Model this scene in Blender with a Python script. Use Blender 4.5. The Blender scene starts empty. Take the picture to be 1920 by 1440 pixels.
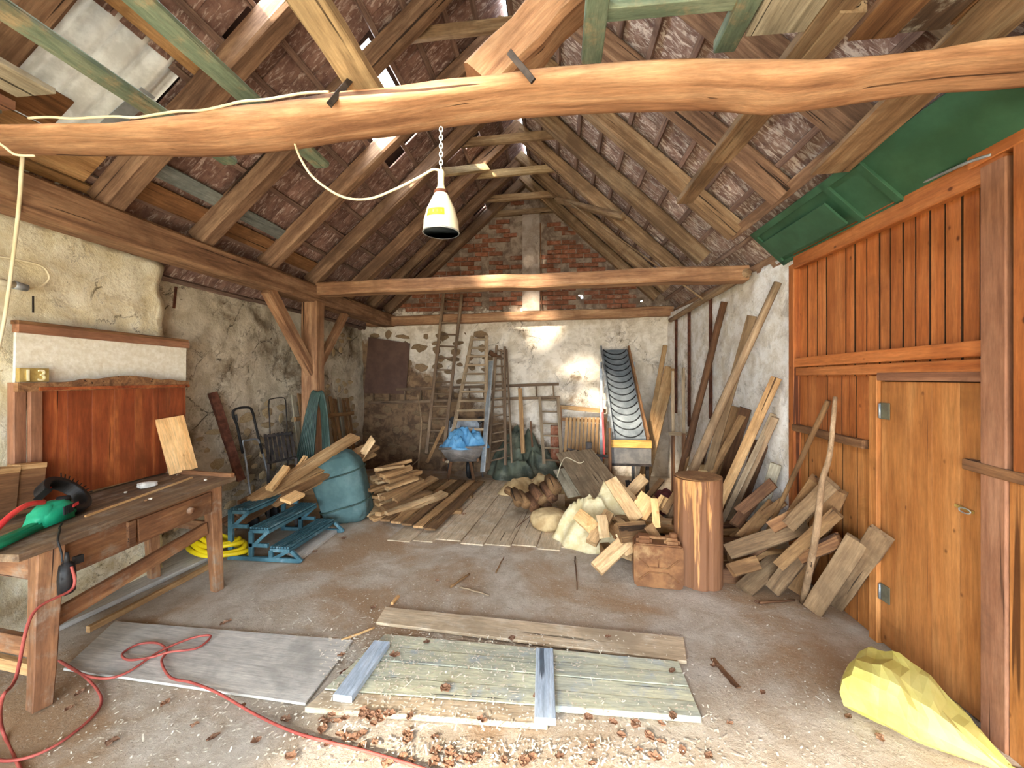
import bpy, bmesh, math, random
from mathutils import Vector, Matrix, noise
R = random.Random(11)
S = bpy.context.scene
C = S.collection
V = Vector

# ------------------------------------------------------------------ camera, world, sun, exposure
H = 1.65                       # eye height
F = 780.0                      # focal length in pixels of the 1920 x 1440 frame
HOR = 708.0                    # horizon row
TH = math.radians(6.22)        # the camera looks a little to the left of the barn's long axis
cd = bpy.data.cameras.new('camera')
cd.sensor_width = 36.0
cd.lens = F / 1920 * 36
cd.shift_y = (HOR - 720) / 1920
cd.clip_start = 0.02
cam = bpy.data.objects.new('camera', cd)
C.objects.link(cam)
cam.location = (0, 0, H)
cam.rotation_euler = (math.pi / 2, 0, TH)
S.camera = cam

SUN_DIR = V((0.39, 1.0, -0.47)).normalized()
w = bpy.data.worlds.new('world')
S.world = w
w.use_nodes = True
bg = w.node_tree.nodes['Background']
bg.inputs[0].default_value = (0.74, 0.86, 1.0, 1)
bg.inputs[1].default_value = 19.0
sl = bpy.data.lights.new('sun', 'SUN')
sl.energy = 17
sl.angle = math.radians(5)
sl.color = (1.0, 0.90, 0.74)
so = bpy.data.objects.new('sun', sl)
C.objects.link(so)
so.rotation_euler = SUN_DIR.to_track_quat('-Z', 'Y').to_euler()
so.location = (-3, -8, 8)

FRONT_Y = -2.6
DOOR_X0, DOOR_X1, DOOR_Z = -2.9, 1.9, 2.2
pl = bpy.data.lights.new('gate_opening', 'AREA')
pl.shape = 'RECTANGLE'
pl.size, pl.size_y = DOOR_X1 - DOOR_X0, DOOR_Z
pl.cycles.is_portal = True
po = bpy.data.objects.new('gate_opening', pl)
C.objects.link(po)
po.location = ((DOOR_X0 + DOOR_X1) / 2, FRONT_Y - 0.05, DOOR_Z / 2)
po.rotation_euler = (math.pi / 2, 0, 0)

S.view_settings.view_transform = 'Standard'
S.view_settings.look = 'None'
S.view_settings.gamma = 1
S.view_settings.use_curve_mapping = False
S.view_settings.exposure = 0.6

# ------------------------------------------------------------------ measuring helpers
FWD = V((-math.sin(TH), math.cos(TH), 0))
RGT = V((math.cos(TH), math.sin(TH), 0))


def ray(px, py):
    return FWD + RGT * ((px - 960) / F) + V((0, 0, (HOR - py) / F))


def U(px, py, X=None, Y=None, Z=None):
    """measured position: the point seen at a pixel, on the plane X, Y or Z = const"""
    d = ray(px, py)
    if X is not None:
        t = X / d.x
    elif Y is not None:
        t = Y / d.y
    else:
        t = (Z - H) / d.z
    return V((0, 0, H)) + d * t


def at(px, py, Y):
    return U(px, py, Y=Y)


def fl(px, py):
    return U(px, py, Z=0.0)


# ------------------------------------------------------------------ object helpers
W = {}


def obj(name, me, mat=None, parent=None, M=None):
    o = bpy.data.objects.new(name, me)
    C.objects.link(o)
    M = M or Matrix.Identity(4)
    W[o.name] = M
    if mat is not None and me is not None and len(me.materials) == 0:
        me.materials.append(mat)
    if parent is not None:
        o.parent = parent
        o.matrix_basis = W[parent.name].inverted() @ M
    else:
        o.matrix_basis = M
    return o


def tag(o, label, cat, group=None, kind=None):
    o['label'] = label
    o['category'] = cat
    if group:
        o['group'] = group
    if kind:
        o['kind'] = kind
    return o


def empty(name, loc, label=None, cat=None, group=None, kind=None):
    o = obj(name, None, M=Matrix.Translation(V(loc)))
    o.empty_display_size = 0.1
    if label:
        tag(o, label, cat, group, kind)
    return o


def mesh(name, verts, faces, smooth=False):
    me = bpy.data.meshes.new(name)
    me.from_pydata([tuple(v) for v in verts], [], faces)
    if smooth:
        me.polygons.foreach_set('use_smooth', [True] * len(me.polygons))
    me.update()
    return me


def frame(p0, p1, face):
    x = (V(p1) - V(p0)).normalized()
    z = V(face) - x * V(face).dot(x)
    if z.length < 1e-4:
        z = V((0.3, 0.2, 1)) - x * V((0.3, 0.2, 1)).dot(x)
    z.normalize()
    y = z.cross(x)
    M = Matrix((x, y, z)).transposed().to_4x4()
    M.translation = V(p0)
    return M


def timber_mesh(L, w, t, jit=0.0, seg=1, cham=0.08, bow=0.0, taper=1.0, seed=0, skew=0.0):
    """length along x from 0, width along y, thickness along z"""
    r = random.Random(seed)
    c = min(w, t) * cham
    prof = [(-w/2 + c, -t/2), (w/2 - c, -t/2), (w/2, -t/2 + c), (w/2, t/2 - c),
            (w/2 - c, t/2), (-w/2 + c, t/2), (-w/2, t/2 - c), (-w/2, -t/2 + c)]
    vs, fs = [], []
    for i in range(seg + 1):
        f = i / seg
        k = 1 + (taper - 1) * f
        bz = bow * math.sin(math.pi * f)
        dy, dz = r.uniform(-jit, jit), r.uniform(-jit, jit)
        for (y, z) in prof:
            e = 0
            if i == 0 or i == seg:
                e = skew * y * (1 if i else -1)
            vs.append((L * f + e, y * k + dy + r.uniform(-jit, jit) * .4, z * k + bz + dz * .5 + r.uniform(-jit, jit) * .4))
    for i in range(seg):
        for j in range(8):
            a, b = i * 8 + j, i * 8 + (j + 1) % 8
            fs.append((a, b, b + 8, a + 8))
    fs.append(tuple(range(7, -1, -1)))
    fs.append(tuple(seg * 8 + j for j in range(8)))
    return mesh('timber', vs, fs)


TOCAM = V((0, -1, 0.15))
_seed = [100]


def timber(name, p0, p1, w, t, mat, face=None, parent=None, jit=0.0, seg=1, cham=0.08, bow=0.0, taper=1.0, skew=0.0):
    p0, p1 = V(p0), V(p1)
    if face is None:
        face = V((0, 0, H)) - (p0 + p1) / 2
    _seed[0] += 1
    me = timber_mesh((p1 - p0).length, w, t, jit, seg, cham, bow, taper, _seed[0], skew)
    return obj(name, me, mat, parent, frame(p0, p1, face))


def box(name, lo, hi, mat, parent=None, cham=0.05):
    lo, hi = V(lo), V(hi)
    m = (lo + hi) / 2
    d = hi - lo
    ax = max(range(3), key=lambda i: d[i])
    p0, p1 = m.copy(), m.copy()
    p0[ax] = lo[ax]
    p1[ax] = hi[ax]
    if ax == 2:
        return timber(name, p0, p1, d.x, d.y, mat, V((0, -1, 0)), parent, cham=cham) if True else None
    if ax == 0:
        return timber(name, p0, p1, d.y, d.z, mat, V((0, 0, 1)), parent, cham=cham)
    return timber(name, p0, p1, d.x, d.z, mat, V((0, 0, 1)), parent, cham=cham)


def catmull(pts, n=8, closed=False):
    pts = [V(p) for p in pts]
    out = []
    m = len(pts)
    rng = range(m if closed else m - 1)
    for i in rng:
        if closed:
            a, b, c, d = pts[(i-1) % m], pts[i], pts[(i+1) % m], pts[(i+2) % m]
        else:
            a, b, c, d = pts[max(i-1, 0)], pts[i], pts[i+1], pts[min(i+2, m-1)]
        for k in range(n):
            t = k / n
            out.append(0.5 * ((2*b) + (c-a)*t + (2*a-5*b+4*c-d)*t*t + (3*b-a-3*c+d)*t**3))
    if not closed:
        out.append(pts[-1])
    return out


def tube_data(pts, rad, n=8, closed=False, off=0):
    pts = [V(p) for p in pts]
    m = len(pts)
    rads = rad if isinstance(rad, (list, tuple)) else [rad] * m
    vs, fs = [], []
    prev = None
    for i, p in enumerate(pts):
        if closed:
            t = (pts[(i+1) % m] - pts[(i-1) % m])
        else:
            t = pts[min(i+1, m-1)] - pts[max(i-1, 0)]
        t.normalize()
        if prev is None:
            u = t.orthogonal().normalized()
        else:
            u = prev - t * prev.dot(t)
            if u.length < 1e-6:
                u = t.orthogonal()
            u.normalize()
        prev = u
        v = t.cross(u)
        for k in range(n):
            a = 2 * math.pi * k / n
            vs.append(p + (u * math.cos(a) + v * math.sin(a)) * rads[i])
    for i in range(m if closed else m - 1):
        for k in range(n):
            a, b = i*n + k, i*n + (k+1) % n
            c, d = ((i+1) % m)*n + (k+1) % n, ((i+1) % m)*n + k
            fs.append((a+off, b+off, c+off, d+off))
    if not closed:
        fs.append(tuple(off + k for k in range(n-1, -1, -1)))
        fs.append(tuple(off + (m-1)*n + k for k in range(n)))
    return vs, fs


def tube(name, pts, rad, mat, parent=None, n=8, closed=False):
    o0 = V(pts[0])
    vs, fs = tube_data([V(p) - o0 for p in pts], rad, n, closed)
    me = mesh(name, vs, fs, True)
    return obj(name, me, mat, parent, Matrix.Translation(o0))


def pole(name, p0, p1, r0, r1, mat, parent=None, n=10, seg=6, crook=0.0, mid=None):
    """a round pole or branch; local x runs along it so the grain follows"""
    p0, p1 = V(p0), V(p1)
    M = frame(p0, p1, V((0.2, -1, 0.3)))
    Mi = M.inverted()
    ctrl = [p0] + ([V(q) for q in mid] if mid else []) + [p1]
    pts = [Mi @ q for q in (catmull(ctrl, seg) if mid else [p0.lerp(p1, i/seg) for i in range(seg+1)])]
    m = len(pts)
    _seed[0] += 1
    r = random.Random(_seed[0])
    if crook:
        pts = [p + V((0, r.uniform(-crook, crook), r.uniform(-crook, crook))) for p in pts]
    vs, fs = tube_data(pts, [r0 + (r1 - r0) * i/(m-1) for i in range(m)], n)
    return obj(name, mesh(name, vs, fs, True), mat, parent, M)


def lathe(name, prof, mat, M=None, parent=None, n=24, smooth=True):
    vs, fs = [], []
    for (r, z) in prof:
        for k in range(n):
            a = 2*math.pi*k/n
            vs.append((r*math.cos(a), r*math.sin(a), z))
    for i in range(len(prof)-1):
        for k in range(n):
            a, b = i*n+k, i*n+(k+1) % n
            fs.append((a, b, b+n, a+n))
    if prof[0][0] > 1e-4:
        fs.append(tuple(range(n-1, -1, -1)))
    if prof[-1][0] > 1e-4:
        fs.append(tuple((len(prof)-1)*n + k for k in range(n)))
    return obj(name, mesh(name, vs, fs, smooth), mat, parent, M)


def hull(name, pts, mat, parent=None, bevel=0.0, smooth=False, segs=2):
    pts = [V(p) for p in pts]
    c = sum(pts, V()) / len(pts)
    c.z = min(p.z for p in pts)
    bm = bmesh.new()
    for p in pts:
        bm.verts.new(p - c)
    r = bmesh.ops.convex_hull(bm, input=bm.verts)
    bmesh.ops.delete(bm, geom=[v for v in bm.verts if not v.link_faces], context='VERTS')
    bmesh.ops.dissolve_limit(bm, angle_limit=0.02, verts=bm.verts, edges=bm.edges)
    if bevel:
        bmesh.ops.bevel(bm, geom=bm.edges[:], offset=bevel, segments=segs, affect='EDGES', clamp_overlap=True)
    bmesh.ops.recalc_face_normals(bm, faces=bm.faces)
    me = bpy.data.meshes.new(name)
    bm.to_mesh(me)
    bm.free()
    if smooth:
        me.polygons.foreach_set('use_smooth', [True]*len(me.polygons))
    return obj(name, me, mat, parent, Matrix.Translation(c))


def prism(name, outline, nrm, mat, parent=None, bevel=0.0):
    """outline: 3-D polygon; extruded by the vector nrm"""
    pts = [V(p) for p in outline]
    n = len(pts)
    c = sum(pts, V()) / n
    vs = [p - c for p in pts] + [p - c + V(nrm) for p in pts]
    fs = [tuple(range(n)), tuple(range(2*n-1, n-1, -1))] + [(i, i+n, (i+1) % n + n, (i+1) % n) for i in range(n)]
    bm = bmesh.new()
    me = mesh(name, vs, fs)
    bm.from_mesh(me)
    bmesh.ops.recalc_face_normals(bm, faces=bm.faces)
    if bevel:
        bmesh.ops.bevel(bm, geom=bm.edges[:], offset=bevel, segments=1, affect='EDGES', clamp_overlap=True)
    bm.to_mesh(me)
    bm.free()
    return obj(name, me, mat, parent, Matrix.Translation(c))


def floor_board(name, a, b, c, d, t, mat, parent=None, z0=0.0):
    """a board lying on the floor: a-b is its long near edge, d-c the far edge (floor points)"""
    a, b, c, d = V(a), V(b), V(c), V(d)
    M = frame(a, b, V((0, 0, 1)))
    Mi = M.inverted()
    q = [Mi @ p for p in (a, b, c, d)]
    vs = [(p.x, p.y, z0) for p in q] + [(p.x, p.y, z0 + t) for p in q]
    fs = [(3, 2, 1, 0), (4, 5, 6, 7), (0, 1, 5, 4), (1, 2, 6, 5), (2, 3, 7, 6), (3, 0, 4, 7)]
    bm = bmesh.new()
    me = mesh(name, vs, fs)
    bm.from_mesh(me)
    bmesh.ops.recalc_face_normals(bm, faces=bm.faces)
    bmesh.ops.bevel(bm, geom=bm.edges[:], offset=min(0.003, t*.3), segments=1, affect='EDGES')
    bm.to_mesh(me)
    bm.free()
    return obj(name, me, mat, parent, M)


def fbm(p, oct=4):
    return noise.fractal(p, 1.0, 2.0, oct)


def heap(name, c, rx, ry, h, mat, rot=0.0, seed=1, fold=0.25, fscale=3.0, rings=30, segs=84, power=1.7, edge=0.15, peak=(0, 0)):
    """a crumpled cloth heap resting on the floor"""
    c = V(c)
    vs, fs = [], []
    so_ = V((seed*3.7, seed*1.3, seed*7.1))
    for i in range(rings+1):
        rho = i/rings
        for k in range(segs):
            a = 2*math.pi*k/segs
            q = V((math.cos(a), math.sin(a), 0))*rho
            er = 1 + edge*noise.noise(V((math.cos(a)*1.6, math.sin(a)*1.6, 0))+so_)*2
            x, y = rx*er*q.x, ry*er*q.y
            x += peak[0]*(1-rho)
            y += peak[1]*(1-rho)
            p3 = V((x, y, 0))*fscale/0.6 + so_
            rid = 1-abs(noise.noise(p3+V((fbm(p3*.7), fbm(p3*.7+V((5, 5, 5))), 0))*.9))*2.2
            rid2 = 1-abs(noise.noise(p3*2.3+V((9, 1, 4))))*2
            prof = max(0, 1-rho**power)
            env = min(1, (1-rho)*5)
            z = h*prof*(1+fold*(rid-.5)) + h*fold*.55*env*(rid-.35) + h*fold*.22*env*rid2
            vs.append((x, y, max(0.004, z) if rho < 1 else 0.0))
    for i in range(rings):
        for k in range(segs):
            a, b = i*segs+k, i*segs+(k+1) % segs
            fs.append((a, b, b+segs, a+segs))
    fs.append(tuple(rings*segs+k for k in range(segs)))
    me = mesh(name, vs, fs, True)
    bm = bmesh.new()
    bm.from_mesh(me)
    bmesh.ops.remove_doubles(bm, verts=bm.verts, dist=1e-4)
    bmesh.ops.recalc_face_normals(bm, faces=bm.faces)
    bm.to_mesh(me)
    bm.free()
    return obj(name, me, mat, None, Matrix.Translation(c) @ Matrix.Rotation(rot, 4, 'Z'))


def sack(name, c, size, mat, rotz=0.0, tilt=0.0, seed=1, amp=0.12, fs_=2.5, flat=0.0, sq=0.65, parent=None, nu=40, nv=26, smooth=True):
    """a stuffed sack: rounded block with creases, base at c"""
    so_ = V((seed*2.1, seed*5.3, seed*0.7))
    sx, sy, sz = [s/2 for s in size]
    vs, faces = [], []
    pw = lambda v: math.copysign(abs(v)**sq, v)
    for i in range(nv+1):
        ph = -math.pi/2 + math.pi*i/nv
        for k in range(nu):
            a = 2*math.pi*k/nu
            n3 = V((math.cos(ph)*math.cos(a), math.cos(ph)*math.sin(a), math.sin(ph)))
            p = V((pw(math.cos(ph))*pw(math.cos(a)), pw(math.cos(ph))*pw(math.sin(a)), pw(math.sin(ph))))
            q = n3*fs_ + so_
            d = amp*(fbm(q*.6, 2)*.8 - abs(noise.noise(q*1.4))*.9 + .2)
            p = p*(1+d)
            vs.append(V((p.x*sx, p.y*sy, p.z*sz)))
    for i in range(nv):
        for k in range(nu):
            a, b = i*nu+k, i*nu+(k+1) % nu
            faces.append((a, b, b+nu, a+nu))
    Rm = Matrix.Rotation(rotz, 3, 'Z') @ Matrix.Rotation(tilt, 3, 'Y')
    vs = [Rm @ v for v in vs]
    zmin = min(v.z for v in vs)
    zs = sorted(v.z for v in vs)
    cut = zmin + flat*size[2]
    vs = [V((v.x, v.y, max(v.z, cut)-cut)) for v in vs]
    me = mesh(name, vs, faces, smooth)
    bm = bmesh.new()
    bm.from_mesh(me)
    bmesh.ops.remove_doubles(bm, verts=bm.verts, dist=1e-4)
    bm.to_mesh(me)
    bm.free()
    return obj(name, me, mat, parent, Matrix.Translation(V(c)))


def wallgrid(name, o, u, ul, v, vl, step, nrm, amp, mat, mask=None, warp=None, thick=0.2, seed=3, coarse=0.0):
    """a rough wall face; nrm points into the room, thickness goes outwards"""
    o, u, v, nrm = V(o), V(u), V(v), V(nrm)
    nu, nv = max(1, round(ul/step)), max(1, round(vl/step))
    vs, fs = [], []
    for j in range(nv+1):
        for i in range(nu+1):
            a, b = ul*i/nu, vl*j/nv
            if warp:
                a, b = warp(a, b)
            p = o + u*a + v*b
            d = amp*fbm(p*2.2+V((seed, 0, 0)), 4) + coarse*noise.noise(p*.9+V((0, seed, 0)))
            d += amp*.8*noise.noise(p*7)
            vs.append(p + nrm*d)
    W1 = nu+1
    for j in range(nv):
        for i in range(nu):
            if mask:
                p = o + u*(ul*(i+.5)/nu) + v*(vl*(j+.5)/nv)
                if not mask(p):
                    continue
            fs.append((j*W1+i, j*W1+i+1, (j+1)*W1+i+1, (j+1)*W1+i))
    me = mesh(name, vs, fs, True)
    bm = bmesh.new()
    bm.from_mesh(me)
    bmesh.ops.delete(bm, geom=[q for q in bm.verts if not q.link_faces], context='VERTS')
    bm.normal_update()
    f0 = max(bm.faces, key=lambda f: f.calc_area())
    if f0.normal.dot(nrm) < 0:
        bmesh.ops.reverse_faces(bm, faces=bm.faces)
    bm.to_mesh(me)
    bm.free()
    ob = obj(name, me, mat)
    m = ob.modifiers.new('thick', 'SOLIDIFY')
    m.thickness = thick
    m.offset = -1
    return ob


# ------------------------------------------------------------------ materials
def base(name, rough=0.85, metal=0.0):
    m = bpy.data.materials.new(name)
    m.use_nodes = True
    N, L = m.node_tree.nodes, m.node_tree.links
    b = N['Principled BSDF']
    b.inputs['Roughness'].default_value = rough
    b.inputs['Metallic'].default_value = metal
    b.inputs['Specular IOR Level'].default_value = 0.3
    return m, N, L, b


def rgb(h):
    h = h.lstrip('#')
    c = [int(h[i:i+2], 16)/255 for i in (0, 2, 4)]
    return tuple((x/12.92 if x <= .04045 else ((x+.055)/1.055)**2.4) for x in c) + (1,)


def ramp(N, stops):
    r = N.new('ShaderNodeValToRGB')
    e = r.color_ramp.elements
    e[0].position, e[0].color = stops[0]
    e[1].position, e[1].color = stops[-1]
    for p, c in stops[1:-1]:
        q = e.new(p)
        q.color = c
    return r


def mixc(N, L, fac, a, b, blend='MIX'):
    x = N.new('ShaderNodeMix')
    x.data_type = 'RGBA'
    x.blend_type = blend
    for s, v in ((x.inputs[0], fac), (x.inputs[6], a), (x.inputs[7], b)):
        if isinstance(v, (int, float)):
            s.default_value = v
        elif isinstance(v, tuple):
            s.default_value = v
        else:
            L.new(v, s)
    return x.outputs[2]


def nz(N, L, vec, scale, detail=5, rough=.6, dist=0.0):
    n = N.new('ShaderNodeTexNoise')
    n.inputs['Scale'].default_value = scale
    n.inputs['Detail'].default_value = detail
    n.inputs['Roughness'].default_value = rough
    n.inputs['Distortion'].default_value = dist
    L.new(vec, n.inputs['Vector'])
    return n.outputs['Fac']


def step(N, L, v, a, b):
    m = N.new('ShaderNodeMapRange')
    m.interpolation_type = 'SMOOTHSTEP'
    m.inputs[1].default_value = a
    m.inputs[2].default_value = b
    L.new(v, m.inputs[0])
    return m.outputs[0]


def coords(N, L, scale=(1, 1, 1), rand=True):
    tc = N.new('ShaderNodeTexCoord')
    vec = tc.outputs['Object']
    if rand:
        oi = N.new('ShaderNodeObjectInfo')
        mu = N.new('ShaderNodeMath')
        mu.operation = 'MULTIPLY'
        mu.inputs[1].default_value = 37.0
        L.new(oi.outputs['Random'], mu.inputs[0])
        ad = N.new('ShaderNodeVectorMath')
        ad.operation = 'ADD'
        L.new(vec, ad.inputs[0])
        L.new(mu.outputs[0], ad.inputs[1])
        vec = ad.outputs[0]
    mp = N.new('ShaderNodeMapping')
    mp.inputs['Scale'].default_value = scale
    L.new(vec, mp.inputs['Vector'])
    return vec, mp.outputs[0]


def bump(N, L, b, h, strength=.4, dist=.01):
    n = N.new('ShaderNodeBump')
    n.inputs['Strength'].default_value = strength
    n.inputs['Distance'].default_value = dist
    L.new(h, n.inputs['Height'])
    L.new(n.outputs[0], b.inputs['Normal'])


def varied(N, L, col, var):
    oi = N.new('ShaderNodeObjectInfo')
    mr = N.new('ShaderNodeMapRange')
    mr.inputs[3].default_value = 1-var
    mr.inputs[4].default_value = 1+var
    L.new(oi.outputs['Random'], mr.inputs[0])
    hs = N.new('ShaderNodeHueSaturation')
    L.new(mr.outputs[0], hs.inputs['Value'])
    L.new(col, hs.inputs['Color'])
    return hs.outputs[0]


def wood(name, dark, mid, light, sc=(1.3, 18, 18), rough=.8, b_=.4, var=.22, dust=None, knots=0.0, grit=.28):
    m, N, L, b = base(name, rough)
    raw, g = coords(N, L, sc)
    n1 = nz(N, L, g, 1.0, 8, .62, .8)
    r = ramp(N, [(.28, rgb(dark)), (.48, rgb(mid)), (.72, rgb(light))])
    L.new(n1, r.inputs[0])
    n2 = nz(N, L, raw, 3.2, 4, .6)
    col = mixc(N, L, step(N, L, n2, .38, .75), r.outputs[0], rgb(dark), 'MIX')
    col = mixc(N, L, .55, r.outputs[0], col)
    if knots:
        vo = N.new('ShaderNodeTexVoronoi')
        vo.inputs['Scale'].default_value = 1.0
        _, kc = coords(N, L, (7.5, 11, 11))
        L.new(kc, vo.inputs['Vector'])
        k = step(N, L, vo.outputs['Distance'], .15, .06)
        kg = step(N, L, nz(N, L, raw, 4.0, 2, .5), .50, .58)
        k = mixc(N, L, 1.0, k, kg, 'MULTIPLY')
        col = mixc(N, L, k, col, tuple(c*knots for c in rgb(dark)[:3]) + (1,))
    if dust:
        n3 = nz(N, L, raw, 6.0, 6, .7)
        col = mixc(N, L, step(N, L, n3, .5, .72), col, rgb(dust))
    # long drying cracks, fine fibre and grime
    _, cg = coords(N, L, (sc[0]*.55, sc[1]*1.9, sc[2]*1.9))
    ck = nz(N, L, cg, 1.0, 3, .5, .5)
    crack = step(N, L, ck, .335, .30)
    col = mixc(N, L, crack, col, tuple(c*.35 for c in rgb(dark)[:3]) + (1,))
    _, fg = coords(N, L, (sc[0]*9, sc[1]*6, sc[2]*6))
    fib = nz(N, L, fg, 1.0, 4, .75)
    hs = N.new('ShaderNodeHueSaturation')
    mr = N.new('ShaderNodeMapRange')
    mr.inputs[1].default_value, mr.inputs[2].default_value = .3, .7
    mr.inputs[3].default_value, mr.inputs[4].default_value = 1 - grit, 1 + grit
    L.new(fib, mr.inputs[0])
    L.new(mr.outputs[0], hs.inputs['Value'])
    L.new(col, hs.inputs['Color'])
    col = hs.outputs[0]
    gr = nz(N, L, raw, 1.7, 5, .65, .5)
    col = mixc(N, L, step(N, L, gr, .52, .74), col, tuple(c*.62 for c in rgb(mid)[:3]) + (1,))
    col = varied(N, L, col, var)
    L.new(col, b.inputs['Base Color'])
    hh = mixc(N, L, .4, n1, fib)
    hh = mixc(N, L, crack, hh, (0, 0, 0, 1))
    bump(N, L, b, hh, b_, .008)
    return m


def plain(name, c1, c2, scale=8, rough=.6, metal=0.0, b_=.15, var=0.0, dust=None, detail=5):
    m, N, L, b = base(name, rough, metal)
    raw, g = coords(N, L, (1, 1, 1))
    n = nz(N, L, raw, scale, detail, .65)
    col = mixc(N, L, step(N, L, n, .35, .68), rgb(c1), rgb(c2))
    if dust:
        col = mixc(N, L, step(N, L, nz(N, L, raw, scale*.6, 6, .7), .52, .75), col, rgb(dust))
    if var:
        col = varied(N, L, col, var)
    L.new(col, b.inputs['Base Color'])
    if b_:
        bump(N, L, b, n, b_, .008)
    return m


def plaster(name, c_light, c_mid, c_dark, patch=.5, lumps=1.0, zone=False):
    m, N, L, b = base(name, .95)
    raw, g = coords(N, L, (1, 1, 1), rand=False)
    big = nz(N, L, raw, 1.3, 6, .65, .3)
    med = nz(N, L, raw, 5.5, 7, .7, .4)
    fine = nz(N, L, raw, 28, 6, .75)
    col = mixc(N, L, step(N, L, med, .36, .62), rgb(c_mid), rgb(c_light))
    col = mixc(N, L, step(N, L, big, patch, patch+.14), col, rgb(c_dark))
    col = mixc(N, L, step(N, L, fine, .60, .72), col, rgb(c_dark))
    st = nz(N, L, raw, 2.6, 8, .72, 1.1)
    col = mixc(N, L, step(N, L, st, .54, .66), col, mixc(N, L, .55, rgb(c_dark), col))
    sp = nz(N, L, raw, 55, 4, .8)
    col = mixc(N, L, step(N, L, sp, .66, .74), col, tuple(x*.3 for x in rgb(c_dark)[:3])+(1,))
    if zone:
        px_ = N.new('ShaderNodeSeparateXYZ')
        L.new(raw, px_.inputs[0])
        edge = nz(N, L, raw, 3.0, 6, .7)
        zz = N.new('ShaderNodeMath')
        zz.operation = 'ADD'
        ez = N.new('ShaderNodeMath')
        ez.operation = 'MULTIPLY'
        ez.inputs[1].default_value = .9
        L.new(edge, ez.inputs[0])
        L.new(px_.outputs[2], zz.inputs[0])
        L.new(ez.outputs[0], zz.inputs[1])
        grey = mixc(N, L, step(N, L, med, .38, .62), rgb('#6f5c4d'), rgb('#9c8a78'))
        col = mixc(N, L, step(N, L, zz.outputs[0], 3.18, 3.26), col, grey)
        # never limewashed low left corner: bare stone and earth mortar
        lx = N.new('ShaderNodeMath')
        lx.operation = 'MULTIPLY_ADD'
        lx.inputs[1].default_value = .55
        L.new(px_.outputs[0], lx.inputs[0])
        L.new(zz.outputs[0], lx.inputs[2])
        bare = mixc(N, L, step(N, L, med, .36, .6), rgb('#5d4735'), rgb('#8d7052'))
        col = mixc(N, L, step(N, L, lx.outputs[0], 1.05, .80), col, bare)
    crk = N.new('ShaderNodeTexVoronoi')
    crk.feature = 'DISTANCE_TO_EDGE'
    crk.inputs['Scale'].default_value = 3.4
    dv = N.new('ShaderNodeVectorMath')
    dv.operation = 'ADD'
    L.new(raw, dv.inputs[0])
    L.new(med, dv.inputs[1])
    L.new(dv.outputs[0], crk.inputs['Vector'])
    joint = step(N, L, crk.outputs['Distance'], .035, .0)
    gate = mixc(N, L, 1.0, joint, step(N, L, big, patch-.12, patch+.05), 'MULTIPLY')
    col = mixc(N, L, gate, col, tuple(x*.35 for x in rgb(c_dark)[:3])+(1,))
    L.new(col, b.inputs['Base Color'])
    h = mixc(N, L, .35, med, fine)
    bump(N, L, b, h, .7*lumps, .03)
    return m


M_beam = wood('honey_oak', '#765139', '#ab7f5b', '#cca67f', (0.9, 14, 14), .75, .5, .12)
M_rafter = wood('dark_rafter', '#4f3a2c', '#7f614a', '#a38467', (1.0, 14, 14), .85, .5, .22)
M_rafter_grey = wood('grey_rafter', '#55422f', '#8b6e50', '#b39a78', (1.0, 14, 14), .85, .5, .2)
M_collar = wood('pale_collar', '#7d6648', '#b29870', '#d3bd92', (1.0, 14, 14), .85, .4, .2)
M_batten = wood('batten_wood', '#53403a', '#80675a', '#a08775', (1.2, 30, 30), .85, .3, .25)
M_greenpaint = wood('worn_green_paint', '#4d5a49', '#6f7e68', '#93987f', (1.5, 12, 12), .75, .35, .1, dust='#a58f6c')
M_greyboard = wood('weathered_grey', '#6b6250', '#9a8f78', '#bdb29a', (1.0, 16, 16), .9, .45, .14)
M_brownboard = wood('brown_board', '#4d3220', '#7c5636', '#a37a52', (1.0, 16, 16), .85, .45, .22)
M_tanboard = wood('tan_board', '#84603c', '#b48b5c', '#d0ac7c', (1.0, 14, 14), .8, .35, .16)
M_palewood = wood('fresh_pine', '#c58f55', '#e0b277', '#efcb93', (1.1, 14, 14), .7, .25, .1, knots=.8)
M_flake = wood('flaking_whitewash', '#3a2c22', '#54402f', '#6d5541', (1.0, 16, 16), .85, .4, .1, dust='#d9d2bd')
M_orange = wood('orange_stain', '#85461f', '#ac6431', '#c37d47', (0.7, 12, 12), .55, .22, .13, knots=.5)
M_orangelight = wood('amber_pine', '#935a2d', '#ad713b', '#bf864e', (0.6, 10, 10), .55, .18, .08, knots=.45)
M_orangedull = wood('dull_orange', '#7c5138', '#926549', '#a67a5c', (0.7, 10, 10), .7, .22, .1)
M_redwood = wood('mahogany_board', '#6d3019', '#954b28', '#b86d3a', (0.8, 9, 9), .4, .15, .14)
M_bench = wood('bench_brown', '#583a28', '#84593a', '#aa7d54', (1.0, 12, 12), .65, .3, .1, dust='#8d7a66')
M_benchtop = wood('bench_top', '#4f3d2e', '#7d6248', '#a08464', (1.0, 14, 14), .8, .35, .05, dust='#8c8070')
M_floorwood = wood('dusty_floorboard', '#9f8a6e', '#c4ad8e', '#dac8aa', (0.9, 12, 12), .92, .35, .07, dust='#cdbfa8')
M_trap = wood('yellow_painted_boards', '#9a9d94', '#c4c2a4', '#ddd8b6', (1.4, 16, 16), .9, .35, .06, dust='#a9b0b3')
M_bluegrey = wood('blue_grey_batten', '#94a2b0', '#b5c1cc', '#ccd4d8', (1.2, 18, 18), .85, .3, .05)
M_greyfloor = wood('grey_floor_board', '#a39d93', '#bbb5aa', '#cec8bc', (0.8, 14, 14), .92, .4, .05, dust='#c4bdb0')
M_slab = plain('roof_underlay', '#2d201a', '#3b2a22', 5, .95)
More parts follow.
